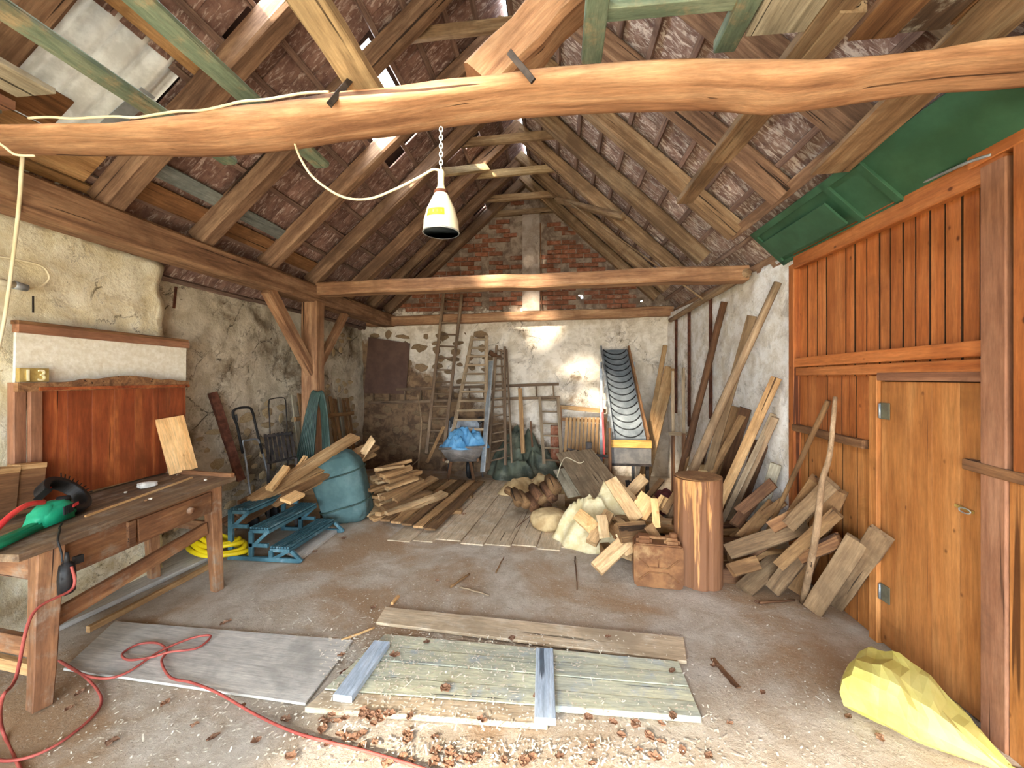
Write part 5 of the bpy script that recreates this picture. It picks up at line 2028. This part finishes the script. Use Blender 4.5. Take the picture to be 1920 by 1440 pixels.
# ------------------------------------------------------------------ standing log
lc = fl(1323, 1108) + V((0, .17, 0))
lg = empty('standing_log', lc, 'tall standing log section with stripped orange sides', 'log')
vs, fs = [], []
ns, nr = 40, 10
rr_ = random.Random(2)
rad = [.185 + .012*noise.noise(V((math.cos(2*math.pi*k/ns)*2, math.sin(2*math.pi*k/ns)*2, 1))) - (.012 if 24 < k < 27 or 30 < k < 32 else 0) for k in range(ns)]
for i in range(nr+1):
    z = .845*i/nr
    for k in range(ns):
        a = 2*math.pi*k/ns
        r_ = rad[k]*(1 - .02*i/nr) + .004*noise.noise(V((k, i*.6, 3)))
        vs.append((r_*math.cos(a), r_*math.sin(a), z + (.008*math.cos(a) if i == nr else 0)))
for i in range(nr):
    for k in range(ns):
        a, b = i*ns+k, i*ns+(k+1) % ns
        fs.append((a, b, b+ns, a+ns))
fs.append(tuple(range(ns-1, -1, -1)))
fs.append(tuple(nr*ns+k for k in range(ns)))
obj('trunk', mesh('trunk', vs, fs), M_log, lg, Matrix.Translation(lc))
lathe('sawn_top', [(0, 0), (.176, 0), (.178, .006), (.17, .009), (0, .009)], wood('sawn_end', '#6d4a2c', '#936a43', '#b08458', (9, 9, 9), .85, .4, .05), Matrix.Translation(lc + V((0, 0, .846))), lg, 32, False)

# ------------------------------------------------------------------ jerrycan
jc = fl(1238, 1106) + V((0, .1, 0))
jr = empty('jerrycan', jc, 'rusty orange-brown jerrycan standing beside the log', 'jerrycan')
JW, JD, JH = .37, .17, .34
Mj = Matrix.Translation(jc) @ Matrix.Rotation(-.1, 4, 'Z')


def J(x, y, z):
    return Mj @ V((x, y, z))


hull('body', [J(sx*JW/2*t, sy*JD/2, z) for sx in (-1, 1) for sy in (-1, 1) for (t, z) in ((.94, 0), (1, .03), (1, JH - .02), (.97, JH))], M_jerry, jr, .03, False, 4)
for sx in (-1, 1):
    hull('shoulder', [J(sx*.105 + dx, dy, z) for dx in (-.06, .06) for dy in (-.06, .06) for z in (JH - .02, JH + .045)], M_jerry, jr, .02, False, 3)
timber('handle', J(-.075, 0, JH + .03), J(.075, 0, JH + .03), .035, .022, M_jerry, V((0, 0, 1)), jr, cham=.3)
lathe('cap', [(.028, 0), (.03, .005), (.03, .03), (.024, .036), (0, .036)], M_jerry, Matrix.Translation(J(.12, 0, JH + .04)), jr, 18)
fy = -JD/2 - .002
hexp = [(-.16, .19), (-.075, .14), (.065, .14), (.15, .20)]
for (a, b) in (((-.15, .23), (-.075, .165)), ((-.075, .165), (.07, .165)), ((.07, .165), (.15, .235)), ((-.15, .06), (-.07, .125)), ((-.07, .125), (.07, .125)), ((.07, .125), (.15, .06)), ((-.002, .24), (-.002, .166))):
    pole('rib', J(a[0], fy, a[1]), J(b[0], fy, b[1]), .006, .006, M_jerry, jr, n=6, seg=1)

# ------------------------------------------------------------------ firewood heap with burlap
bs = heap('burlap_sack', V((.42, 4.35, .0)), .44, .36, .46, M_burlap, .15, 6, .26, 1.7, 34, 96, 1.9, .15, (.05, .05))
tag(bs, 'cream burlap cloth thrown over the firewood heap', 'cloth')
o = sack('filled_sack', fl(1032, 1003) + V((0, .2, 0)), (.42, .3, .22), M_sackbrown, .5, .1, 3, .16, 2.2, flat=.12)
tag(o, 'dusty tan sack slumped at the left of the burlap', 'sack')
o = sack('filled_sack', fl(1078, 1000) + V((0, .12, 0)), (.3, .24, .16), M_sackbrown, -.4, .05, 6, .18, 2.4, flat=.12)
tag(o, 'small brown sack slumped in front of the burlap', 'sack')
o = heap('dust_cloth', fl(1000, 925) + V((-.02, .1, 0)), .5, .34, .2, M_sackbrown, .2, 14, .4, 2.2, 26, 80, 1.8, .2)
tag(o, 'flat dusty tan cloth lying before the olive tarpaulin', 'cloth')
stones = [(985, 945, .1), (1002, 950, .12), (1018, 938, .12), (1034, 930, .13), (1042, 915, .12), (1010, 932, .1), (972, 940, .1), (1026, 950, .1)]
for k, (px, py, r_) in enumerate(stones):
    c = at(px, py, 4.95)
    d_ = V((-.25, .9, .1)).normalized()
    c.z = max(c.z, r_*.6)
    o = pole('round_billet', c - d_*.04, c + d_*.34, r_*.6, r_*.55, M_poledark if k % 2 else M_firedark, n=6, seg=2, crook=.008)
    tag(o, 'dark round billet left of the burlap cloth, %s from the left' % ('second', 'third', 'sixth', 'seventh', 'rightmost', 'fourth', 'leftmost, first', 'fifth')[k], 'billet', 'billets left of the burlap')
o = pole('bark_slab', fl(1010, 962) + V((0, 0, .05)), at(950, 918, 5.4), .06, .05, M_firedark, seg=4)
tag(o, 'long bark slab lying before the round billets', 'log')

fire = [((1118, 1066, 3.42), (1188, 1003, 3.6), .12, .06, M_fire, 'pale split block lying in front of the firewood heap'),
        ((1108, 1018, 3.75), (1142, 962, 4.0), .1, .06, M_fire, 'grey split block leaning at the left of the heap'),
        ((1135, 1008, 3.7), (1128, 965, 3.75), .09, .05, M_fire, 'upright flat block in the front of the heap'),
        ((1196, 976, 3.75), (1145, 900, 4.0), .12, .05, M_fire, 'long pale block slanting across the heap'),
        ((1200, 955, 3.9), (1150, 905, 4.2), .1, .05, M_fire, 'block lying parallel behind the long pale one'),
        ((1174, 932, 4.2), (1208, 896, 4.3), .11, .05, M_fire, 'grey block standing up out of the heap'),
        ((1195, 968, 3.8), (1218, 932, 3.85), .17, .05, M_palewood, 'squarish fresh orange block on the heap'),
        ((1232, 990, 3.6), (1226, 935, 3.7), .06, .04, M_palewood, 'slim pale upright stick at the right of the heap'),
        ((1240, 955, 3.8), (1250, 935, 3.85), .12, .05, M_palewood, 'pale cut end beside the long poles'),
        ((1160, 1000, 3.55), (1210, 995, 3.65), .16, .06, M_firedark, 'flat brown block lying level above the jerrycan'),
        ((1215, 985, 3.6), (1245, 1030, 3.55), .08, .05, M_firedark, 'dark block slanting down behind the jerrycan'),
        ((1088, 968, 3.95), (1108, 985, 3.8), .12, .12, M_palewood, 'stub with a bright round sawn face under the burlap'),
        ((1182, 1040, 3.5), (1165, 1000, 3.6), .09, .05, M_fire, 'grey stub half hidden behind the front block'),
        ((1240, 900, 4.4), (1200, 950, 4.0), .05, .04, M_firedark, 'dark stick crossing at the top of the heap'),
        ((1245, 960, 3.7), (1280, 905, 3.9), .05, .03, M_firedark, 'thin grey lath end between heap and log')]
for (a, b, wd, th, mt, lab) in fire:
    p0, p1 = at(*a), at(*b)
    for p in (p0, p1):
        p.z = max(p.z, th*.55)
    o = timber('firewood_block', p0, p1, wd, th, mt, V((-.25, -1, .6)), jit=.004, seg=3, cham=.05, skew=.06)
    tag(o, lab, 'firewood', 'firewood heap in front of the log')
rp = random.Random(9)
for k in range(26):
    c = V((rp.uniform(.45, 1.05), rp.uniform(3.85, 4.55), 0))
    lay = k//9
    c.z = .05 + lay*.10
    a = rp.uniform(0, math.pi)
    d_ = V((math.cos(a), math.sin(a), rp.uniform(-.1, .1)))*rp.uniform(.12, .2)
    o = timber('firewood_block', c - d_, c + d_, rp.uniform(.08, .12), rp.uniform(.05, .09), M_firedark if k % 2 else M_fire, V((0, 0, 1)), jit=.004, seg=2, cham=.06)
    tag(o, 'dim split block in the core of the firewood heap', 'firewood', 'firewood heap core')

# boards lying on the floor behind the burlap
cb = [((1062, 848, 5.9), (1120, 935, 4.7), .30, .02, M_ladderp, 'wide pale board sloping on the floor left of the conveyor'),
      ((1092, 845, 5.9), (1152, 925, 4.75), .26, .02, M_ladderp, 'second wide pale board sloping beside the first'),
      ((1052, 880, 5.5), (1080, 930, 4.8), .2, .02, M_greyboard, 'grey board edge under the two wide pale boards')]
for (a, b, wd, th, mt, lab) in cb:
    o = timber('wide_board', at(*a), at(*b), wd, th, mt, V((-.1, -.3, 1)), jit=.003, seg=3)
    tag(o, lab, 'board', 'wide boards left of the conveyor')
o = timber('board_trestle', (.1, 5.4, .17), (.75, 5.35, .17), .1, .34, M_firedark, V((0, 0, 1)))
tag(o, 'dark support under the wide pale boards', 'trestle')
o = tube('white_string', catmull([at(1045, 895, 5.2), at(1052, 870, 5.4), at(1062, 858, 5.6), at(1085, 868, 5.5), at(1095, 865, 5.5)], 6), .006, M_cream)
tag(o, 'loose white string over the wide pale boards', 'string')
o = pole('thin_stake', at(1145, 890, 5.4), at(1143, 802, 5.45), .018, .016, M_tealhose)
o.data.materials[0] = M_poledark
tag(o, 'short dark stake standing before the conveyor legs', 'stake')
pf2 = empty('floor_boards_sunlit', (.95, 5.2, 0), 'loose boards on the sunlit floor under the conveyor', 'boards')
for k in range(5):
    timber('loose_slat', (.62 + .15*k, 4.85 + .08*k, .03), (.55 + .15*k, 6.3, .03), .11, .025, M_tanboard if k % 2 else M_ladderp, V((0, 0, 1)), pf2, jit=.004, seg=3)
timber('loose_bearer', (.5, 5.6, .01), (1.3, 5.6, .01), .06, .02, M_firedark, V((0, 0, 1)), pf2)
wh = empty('wooden_block', at(1215, 880, 5.3).to_2d().to_3d(), 'worn wooden block with a metal fitting under the conveyor front', 'block')
p = at(1205, 875, 5.2)
hull('block_body', [V((p.x + dx, p.y + dy, z)) for dx in (-.18, .2) for dy in (-.12, .12) for z in (.05, .2)], M_firedark, wh, .02)
timber('fitting', (p.x - .14, p.y - .1, .05), (p.x - .2, p.y - .1, .42), .05, .04, M_iron, None, wh)
timber('fitting', (p.x - .2, p.y - .1, .4), (p.x - .05, p.y - .1, .36), .04, .04, M_iron, None, wh)
o = sack('rust_red_bundle', at(1245, 880, 5.2) * 1.0, (.2, .2, .28), plain('dark_red_cloth', '#4c2020', '#6b3030', 7, .8), 0, 0, 4, .2)
o.location.z = 0
tag(o, 'dark red bundle between the conveyor and the right poles', 'bundle')
o = lathe('wicker_basket', [(.1, 0), (.14, .1), (.15, .2), (.16, .22), (.15, .23), (.13, .2), (.1, .05), (0, .04)], M_sackbrown, Matrix.Translation((1.62, 4.85, .42)))
tag(o, 'tan basket tucked between the leaning poles', 'basket')
o = timber('basket_shelf', (1.45, 4.85, .21), (1.8, 4.85, .21), .3, .42, M_poledark, V((0, 0, 1)))
tag(o, 'dark crate under the tan basket', 'crate')
wk = empty('wire_rack', (1.3, 4.5, 0), 'pale wire rack lying behind the log among the poles', 'rack')
for k in range(5):
    pole('wire', at(1268 + k*6, 935 - k*2, 4.6), at(1290 + k*5, 900 - k*3, 4.75), .006, .006, M_galv, wk, n=5, seg=1)
pole('wire', at(1268, 935, 4.6), at(1292, 927, 4.6), .006, .006, M_galv, wk, n=5, seg=1)
pole('wire', at(1290, 900, 4.75), at(1310, 888, 4.75), .006, .006, M_galv, wk, n=5, seg=1)

# ================================================================== FOREGROUND FLOOR
def fgb(name, pts, t, mat, lab, cat='board', z0=0.0):
    o = floor_board(name, *[fl(*p) for p in pts], t, mat, None, z0)
    tag(o, lab, cat)
    return o


fgb('floor_board', [(705, 1172), (1288, 1246), (1282, 1200), (722, 1143)], .02, M_floorwood, 'long dusty plank lying behind the trapdoor')
fgb('floor_board', [(118, 1258), (572, 1324), (662, 1204), (215, 1168)], .014, M_greyfloor, 'broad dusty grey sheet lying left of the trapdoor', 'sheet')
td = empty('trapdoor', fl(960, 1300), 'trapdoor of worn yellow painted planks with two battens', 'trapdoor')
nl, fl_, nr_, fr_ = fl(570, 1338), fl(722, 1196), fl(1330, 1392), fl(1272, 1248)
npk = 5
for k in range(npk):
    f0, f1 = k/npk, (k+1)/npk
    a, b = nl.lerp(fl_, f0 + .004), nr_.lerp(fr_, f0 + .004)
    d, c = nl.lerp(fl_, f1 - .004), nr_.lerp(fr_, f1 - .004)
    if k == 0:
        b = a.lerp(b, .62)
        c = d.lerp(c, .62)
    floor_board('trapdoor_plank', a, b, c, d, .028 + .003*(k % 2), M_floorwood if k == 0 else M_trap, td)
for (a, b, wd) in (((642, 1328), (716, 1222), .1), ((1022, 1372), (1021, 1236), .1)):
    timber('trapdoor_batten', fl(*a) + V((0, 0, .048)), fl(*b) + V((0, 0, .048)), wd, .035, M_bluegrey, V((0, 0, 1)), td)
    q = fl(*a) + V((0, 0, .048))
for k, (px, py, dx, dy, lab) in enumerate(((640, 1270, 95, -70, 'rusty brown frame strip left of the trapdoor'), (735, 1135, 12, -14, 'short bright splinter behind the long dusty plank'))):
    o = timber('floor_strip', fl(px, py) + V((0, 0, .012)), fl(px + dx, py + dy) + V((0, 0, .012)), .03 if k == 0 else .02, .02, M_rust if k == 0 else M_palewood, V((0, 0, 1)))
    tag(o, lab, 'strip')
sticks = [((845, 1103), (880, 1078), .02, M_firedark, 'short dark stick on the open floor before the pallet'), ((930, 1075), (945, 1045), .012, M_firedark, 'thin stub of stick in the middle of the floor'),
          ((1078, 1045), (1082, 1108), .012, M_poledark, 'thin dark twig on the floor left of the front firewood block'), ((862, 1102), (918, 1118), .014, M_ladderp, 'curved pale twig on the open floor'),
          ((1425, 1133), (1490, 1127), .02, M_poledark, 'dark twig on the floor before the tan beam ends'), ((640, 1204), (702, 1180), .018, M_palewood, 'pale splinter at the left end of the long dusty plank'),
          ((1010, 955), (968, 990), .012, M_poledark, 'dark wire-thin twig before the bark slab'), ((1050, 1000), (1085, 1008), .03, M_fire, 'narrow tan offcut before the brown sacks')]
for (a, b, wd, mt, lab) in sticks:
    o = pole('floor_stick', fl(*a) + V((0, 0, wd*.5)), fl(*b) + V((0, 0, wd*.5)), wd*.5, wd*.35, mt, crook=.003, n=7)
    tag(o, lab, 'stick', 'sticks on the floor')
o = timber('floor_crack', fl(1335, 1235) + V((0, 0, .0)), fl(1385, 1290) + V((0, 0, .0)), .03, .006, M_poledark, V((0, 0, 1)), jit=.006, seg=6)
o.name = 'bark_strip'
tag(o, 'dark bark strip on the bright floor left of the yellow bag', 'strip')


# dry leaves
def leaf_mesh(seed):
    r = random.Random(seed)
    vs, fs = [], []
    nx_, ny_ = 6, 5
    for i in range(nx_+1):
        u = i/nx_
        wd = math.sin(math.pi*min(1, u*.95 + .03))**.7*(.5 + .08*math.sin(u*19 + seed))
        for j in range(ny_):
            v = (j/(ny_-1) - .5)*2
            x, y = (u - .5)*1.2, v*wd
            z = .22*abs(v)*wd*r.uniform(.5, 1.6) + .2*(u-.5)**2*2 + r.uniform(-.09, .11)
            vs.append((x, y, max(0, z)))
    for i in range(nx_):
        for j in range(ny_-1):
            a = i*ny_+j
            fs.append((a, a+1, a+ny_+1, a+ny_))
    me = mesh('dry_leaf', vs, fs, False)
    me.materials.append(M_leaf)
    return me


LM = [leaf_mesh(i) for i in range(6)]
rp = random.Random(21)
spots = []
for (cx, cy, sx, sy, n_) in ((700, 1385, 70, 28, 17), (600, 1365, 45, 18, 10), (960, 1420, 90, 18, 14), (1140, 1390, 60, 22, 8), (1230, 1400, 60, 25, 7), (680, 1370, 30, 12, 6)):
    for _ in range(n_):
        spots.append((rp.gauss(cx, sx), rp.gauss(cy, sy)))
spots += [(210, 1392), (310, 1320), (455, 1325), (545, 1420), (130, 1330), (480, 1390), (365, 1360), (420, 1170), (430, 1165), (590, 1035), (820, 1090), (700, 1140), (960, 1208), (1140, 1205), (1260, 1270), (1340, 1250), (645, 1010), (1420, 1130), (1010, 1320), (835, 1305), (150, 1300), (80, 1325), (400, 1385), (740, 1240), (905, 1195), (870, 965), (640, 1240), (800, 1215), (1430, 1300), (1590, 1345), (1650, 1385)]
ground = [(fl(572, 1324), fl(662, 1204))]
for k, (px, py) in enumerate(spots):
    if py > 1438:
        py = 1438 - rp.uniform(0, 20)
    p = fl(px, py)
    on_td = 620 < px < 1320 and 1200 < py < 1375
    p.z = .036 if on_td else .003
    s_ = rp.uniform(.03, .052)
    M = Matrix.Translation(p) @ Matrix.Rotation(rp.uniform(0, 6.3), 4, 'Z') @ Matrix.Diagonal((s_, s_*rp.uniform(.7, 1.1), s_*1.0, 1))
    o = obj('dry_leaf', LM[k % 6], None, None, M)
    where = ('in the drift left of the middle batten', 'in the drift by the red cord', 'at the bottom edge below the trapdoor', 'right of the trapdoor batten near the edge', 'below the right half of the trapdoor', 'at the near left trapdoor corner')
    ci = 0
    for ci_, lim in enumerate((17, 27, 41, 49, 56, 62)):
        if k < lim:
            ci = ci_
            break
    if k < 62:
        tag(o, 'curled dry leaf ' + where[ci], 'leaf', 'dry leaves on the floor')
    else:
        side = ('far left', 'left', 'middle left', 'centre', 'middle right', 'right', 'far right')[min(6, int(px/275))]
        dep = 'at the back' if py < 1100 else ('half way back' if py < 1230 else ('near the front' if py < 1340 else 'at the very front'))
        tag(o, 'single dry leaf on the %s floor %s' % (side, dep), 'leaf', 'dry leaves on the floor')

# chips, splinters and dust crumbs: nobody could count them
vs, fs = [], []
for k in range(4600):
    if k < 2200:
        px, py = rp.gauss(760, 190), rp.gauss(1240, 70)
    elif k < 3000:
        px, py = rp.gauss(1000, 220), rp.gauss(1400, 30)
    else:
        px, py = rp.uniform(80, 1700), 960 + 480*rp.random()**.7
    if not (0 < px < 1920 and 930 < py < 1440):
        continue
    p = fl(px, py)
    if abs(p.x) > 1.9 and p.x > 0 or p.x < -3.2:
        continue
    z = .034 if (600 < px < 1320 and 1200 < py < 1385) else .002
    l, wd = rp.uniform(.003, .009)*(3.2 if rp.random() < .05 else 1), rp.uniform(.0015, .004)
    a = rp.uniform(0, 6.3)
    dx, dy = V((math.cos(a), math.sin(a), rp.uniform(-.25, .25)))*l, V((-math.sin(a), math.cos(a), 0))*wd
    q = len(vs)
    p.z = z + abs(dx.z) + .002
    vs += [p - dx - dy, p + dx - dy, p + dx + dy, p - dx + dy, p + V((0, 0, -.003))]
    fs += [(q, q+1, q+2, q+3), (q+1, q, q+4), (q+2, q+1, q+4), (q+3, q+2, q+4), (q, q+3, q+4)]
o = obj('wood_chips', mesh('wood_chips', vs, fs), M_chip)
tag(o, 'pale wood chips and shavings scattered over the floor', 'chips', kind='stuff')

# ------------------------------------------------------------------ yellow bag by the door
bagc = (fl(1590, 1305) + fl(1830, 1412))/2
vs, fs = [], []
nu, nv = 17, 14
da = (fl(1835, 1416) - fl(1572, 1290)).normalized()       # towards the tied end
db = V((-da.y, da.x, 0))
db = db if db.x > 0 else -db
for i in range(nu+1):
    u = i/nu
    wd = .2*min(1, (u/.06 + .35) if u < .04 else 1)*(1 - max(0, (u-.42)/.58)**1.35*.9)
    hg = .27*min(1, .45 + u/.16)*(1 - max(0, (u-.38)/.62)**1.2*.93)
    for k in range(nv):
        a = 2*math.pi*k/nv
        sq = .6
        y = math.copysign(abs(math.cos(a))**sq, math.cos(a))*wd
        z = math.copysign(abs(math.sin(a))**sq, math.sin(a))*hg*.5 + hg*.5
        p3 = V((u*4.5, math.cos(a)*1.6, math.sin(a)*1.6))
        f = 1.02 - .30*abs(noise.noise(p3*.8 + V((3, 3, 3)))) - .12*abs(noise.noise(p3*2.0))
        x = (u - .42)*.56 + .02*noise.noise(p3*1.3)
        vs.append(bagc + da*x + db*(y*f + .0) + V((0, 0, max(.002, z*f))))
for i in range(nu):
    for k in range(nv):
        a, b = i*nv+k, i*nv+(k+1) % nv
        fs.append((a, b, b+nv, a+nv))
fs += [tuple(range(nv-1, -1, -1)), tuple(nu*nv+k for k in range(nv))]
yb = obj('yellow_bag', mesh('yellow_bag', [v - bagc for v in vs], fs), M_yellowbag, None, Matrix.Translation(bagc))
tag(yb, 'full yellow plastic bag lying on the floor by the door', 'bag')
tube('bag_neck', [bagc + da*.31 + db*.0 + V((0, 0, .015)), bagc + da*.35 + db*.0 + V((0, 0, .012)), bagc + da*.38 + db*.0 + V((0, 0, .012))], [.016, .012, .02], M_yellowbag, yb, 8)

# ================================================================== HANGING LAMP
YL = 1.62
ltop = at(824, 246, YL)
lm = empty('pendant_lamp', at(826, 437, YL), 'cream enamel pendant lamp with a yellow sticker hanging from the beam', 'lamp')
cx, cz = at(827, 437, YL), at(827, 362, YL)
sc_ = (cz.z - cx.z)/75          # metres per pixel
zb0 = cx.z
shade = lathe('shade', [(.031*70*sc_/.14*.14 if False else 33*sc_, 0), (33.5*sc_, 3*sc_), (32*sc_, 22*sc_), (26*sc_, 45*sc_), (18*sc_, 62*sc_), (13*sc_, 72*sc_), (11*sc_, 76*sc_), (9.5*sc_, 76*sc_), (12*sc_, 70*sc_), (24*sc_, 44*sc_), (30*sc_, 22*sc_), (31.5*sc_, 3*sc_), (31.5*sc_, 0), (33*sc_, 0)], M_white, Matrix.Translation((cx.x, YL, zb0)), lm, 32)
tube('rim', [V((cx.x + 33.5*sc_*math.cos(i*math.pi/16), YL + 33.5*sc_*math.sin(i*math.pi/16), zb0 + 1*sc_)) for i in range(32)], 1.3*sc_, M_steel, lm, 6, True)
lathe('collar', [(13*sc_, 0), (13.5*sc_, 3*sc_), (12.5*sc_, 6*sc_), (0, 7*sc_)], M_rust, Matrix.Translation((cx.x, YL, zb0 + 73*sc_)), lm, 20)
lathe('neck', [(12*sc_, 0), (7*sc_, 9*sc_), (6*sc_, 14*sc_), (6*sc_, 38*sc_), (3*sc_, 42*sc_), (0, 43*sc_)], M_cream, Matrix.Translation((cx.x, YL, zb0 + 77*sc_)), lm, 18)
lathe('bulb', [(0, 0), (10*sc_, 4*sc_), (15*sc_, 15*sc_), (13*sc_, 28*sc_), (7*sc_, 42*sc_), (0, 44*sc_)], M_white, Matrix.Translation((cx.x, YL, zb0 + 18*sc_)), lm, 18)
vs, fs = [], []
for i in range(9):
    t = -math.pi/2 - .62 + i*.135
    for (h, rr_) in ((23, 32.6), (37, 29.2)):
        vs.append((cx.x + rr_*sc_*math.cos(t), YL + rr_*sc_*math.sin(t), zb0 + h*sc_))
for i in range(8):
    fs.append((2*i, 2*i+2, 2*i+3, 2*i+1))
stk = obj('sticker', mesh('sticker', vs, fs), M_tag, lm)
for k in range(4):
    t = -math.pi/2 - .42 + k*.24
    timber('sticker_mark', (cx.x + 31.6*sc_*math.cos(t), YL + 31.6*sc_*math.sin(t), zb0 + 28*sc_), (cx.x + 30.6*sc_*math.cos(t), YL + 30.6*sc_*math.sin(t), zb0 + 33*sc_), 3*sc_, .4*sc_, M_brass, V((math.cos(t), math.sin(t), 0)), stk)
ztop = zb0 + 120*sc_
z = ztop
k = 0
while z < ltop.z + .01:
    r_ = 3.2*sc_
    hh = 9*sc_
    pts = []
    for i in range(12):
        a = 2*math.pi*i/12
        dx = r_*math.cos(a)
        pts.append(V((cx.x + (dx if k % 2 else 0), YL + (0 if k % 2 else dx), z + hh*(math.sin(a)*.62 + .5))))
    tube('chain_link', pts, 1.1*sc_, M_galv, lm, 6, True)
    z += hh*.86
    k += 1
o = tube('lamp_cable', catmull([V((cx.x, YL, ztop - 4*sc_)), at(812, 318, YL), at(790, 330, YL), at(740, 355, YL), at(690, 373, YL), at(640, 368, YL), at(590, 335, YL), at(565, 300, YL), at(553, 270, 1.66), at(551, 262, 1.7)], 8), .005, M_cream, None, 8)
tag(o, 'cream lamp cable swinging in a curve to the beam', 'cable')
bc = [U(px, interp(topq, px) - 1, Y=YN + .01) for px in range(60, 640, 40)]
o = tube('beam_cable', catmull([p + V((0, -.012, .004 + .004*math.sin(i*2.1))) for i, p in enumerate(bc)], 4), .005, M_cream, None, 7)
tag(o, 'cream cable running along the top edge of the bowed beam', 'cable')
o = tube('beam_loop', catmull([at(-10, 262, 1.46), at(8, 275, 1.45), at(30, 290, 1.47), at(66, 292, 1.5)], 6), .005, M_cream, None, 7)
tag(o, 'cream cable loop at the left end of the bowed beam', 'cable')
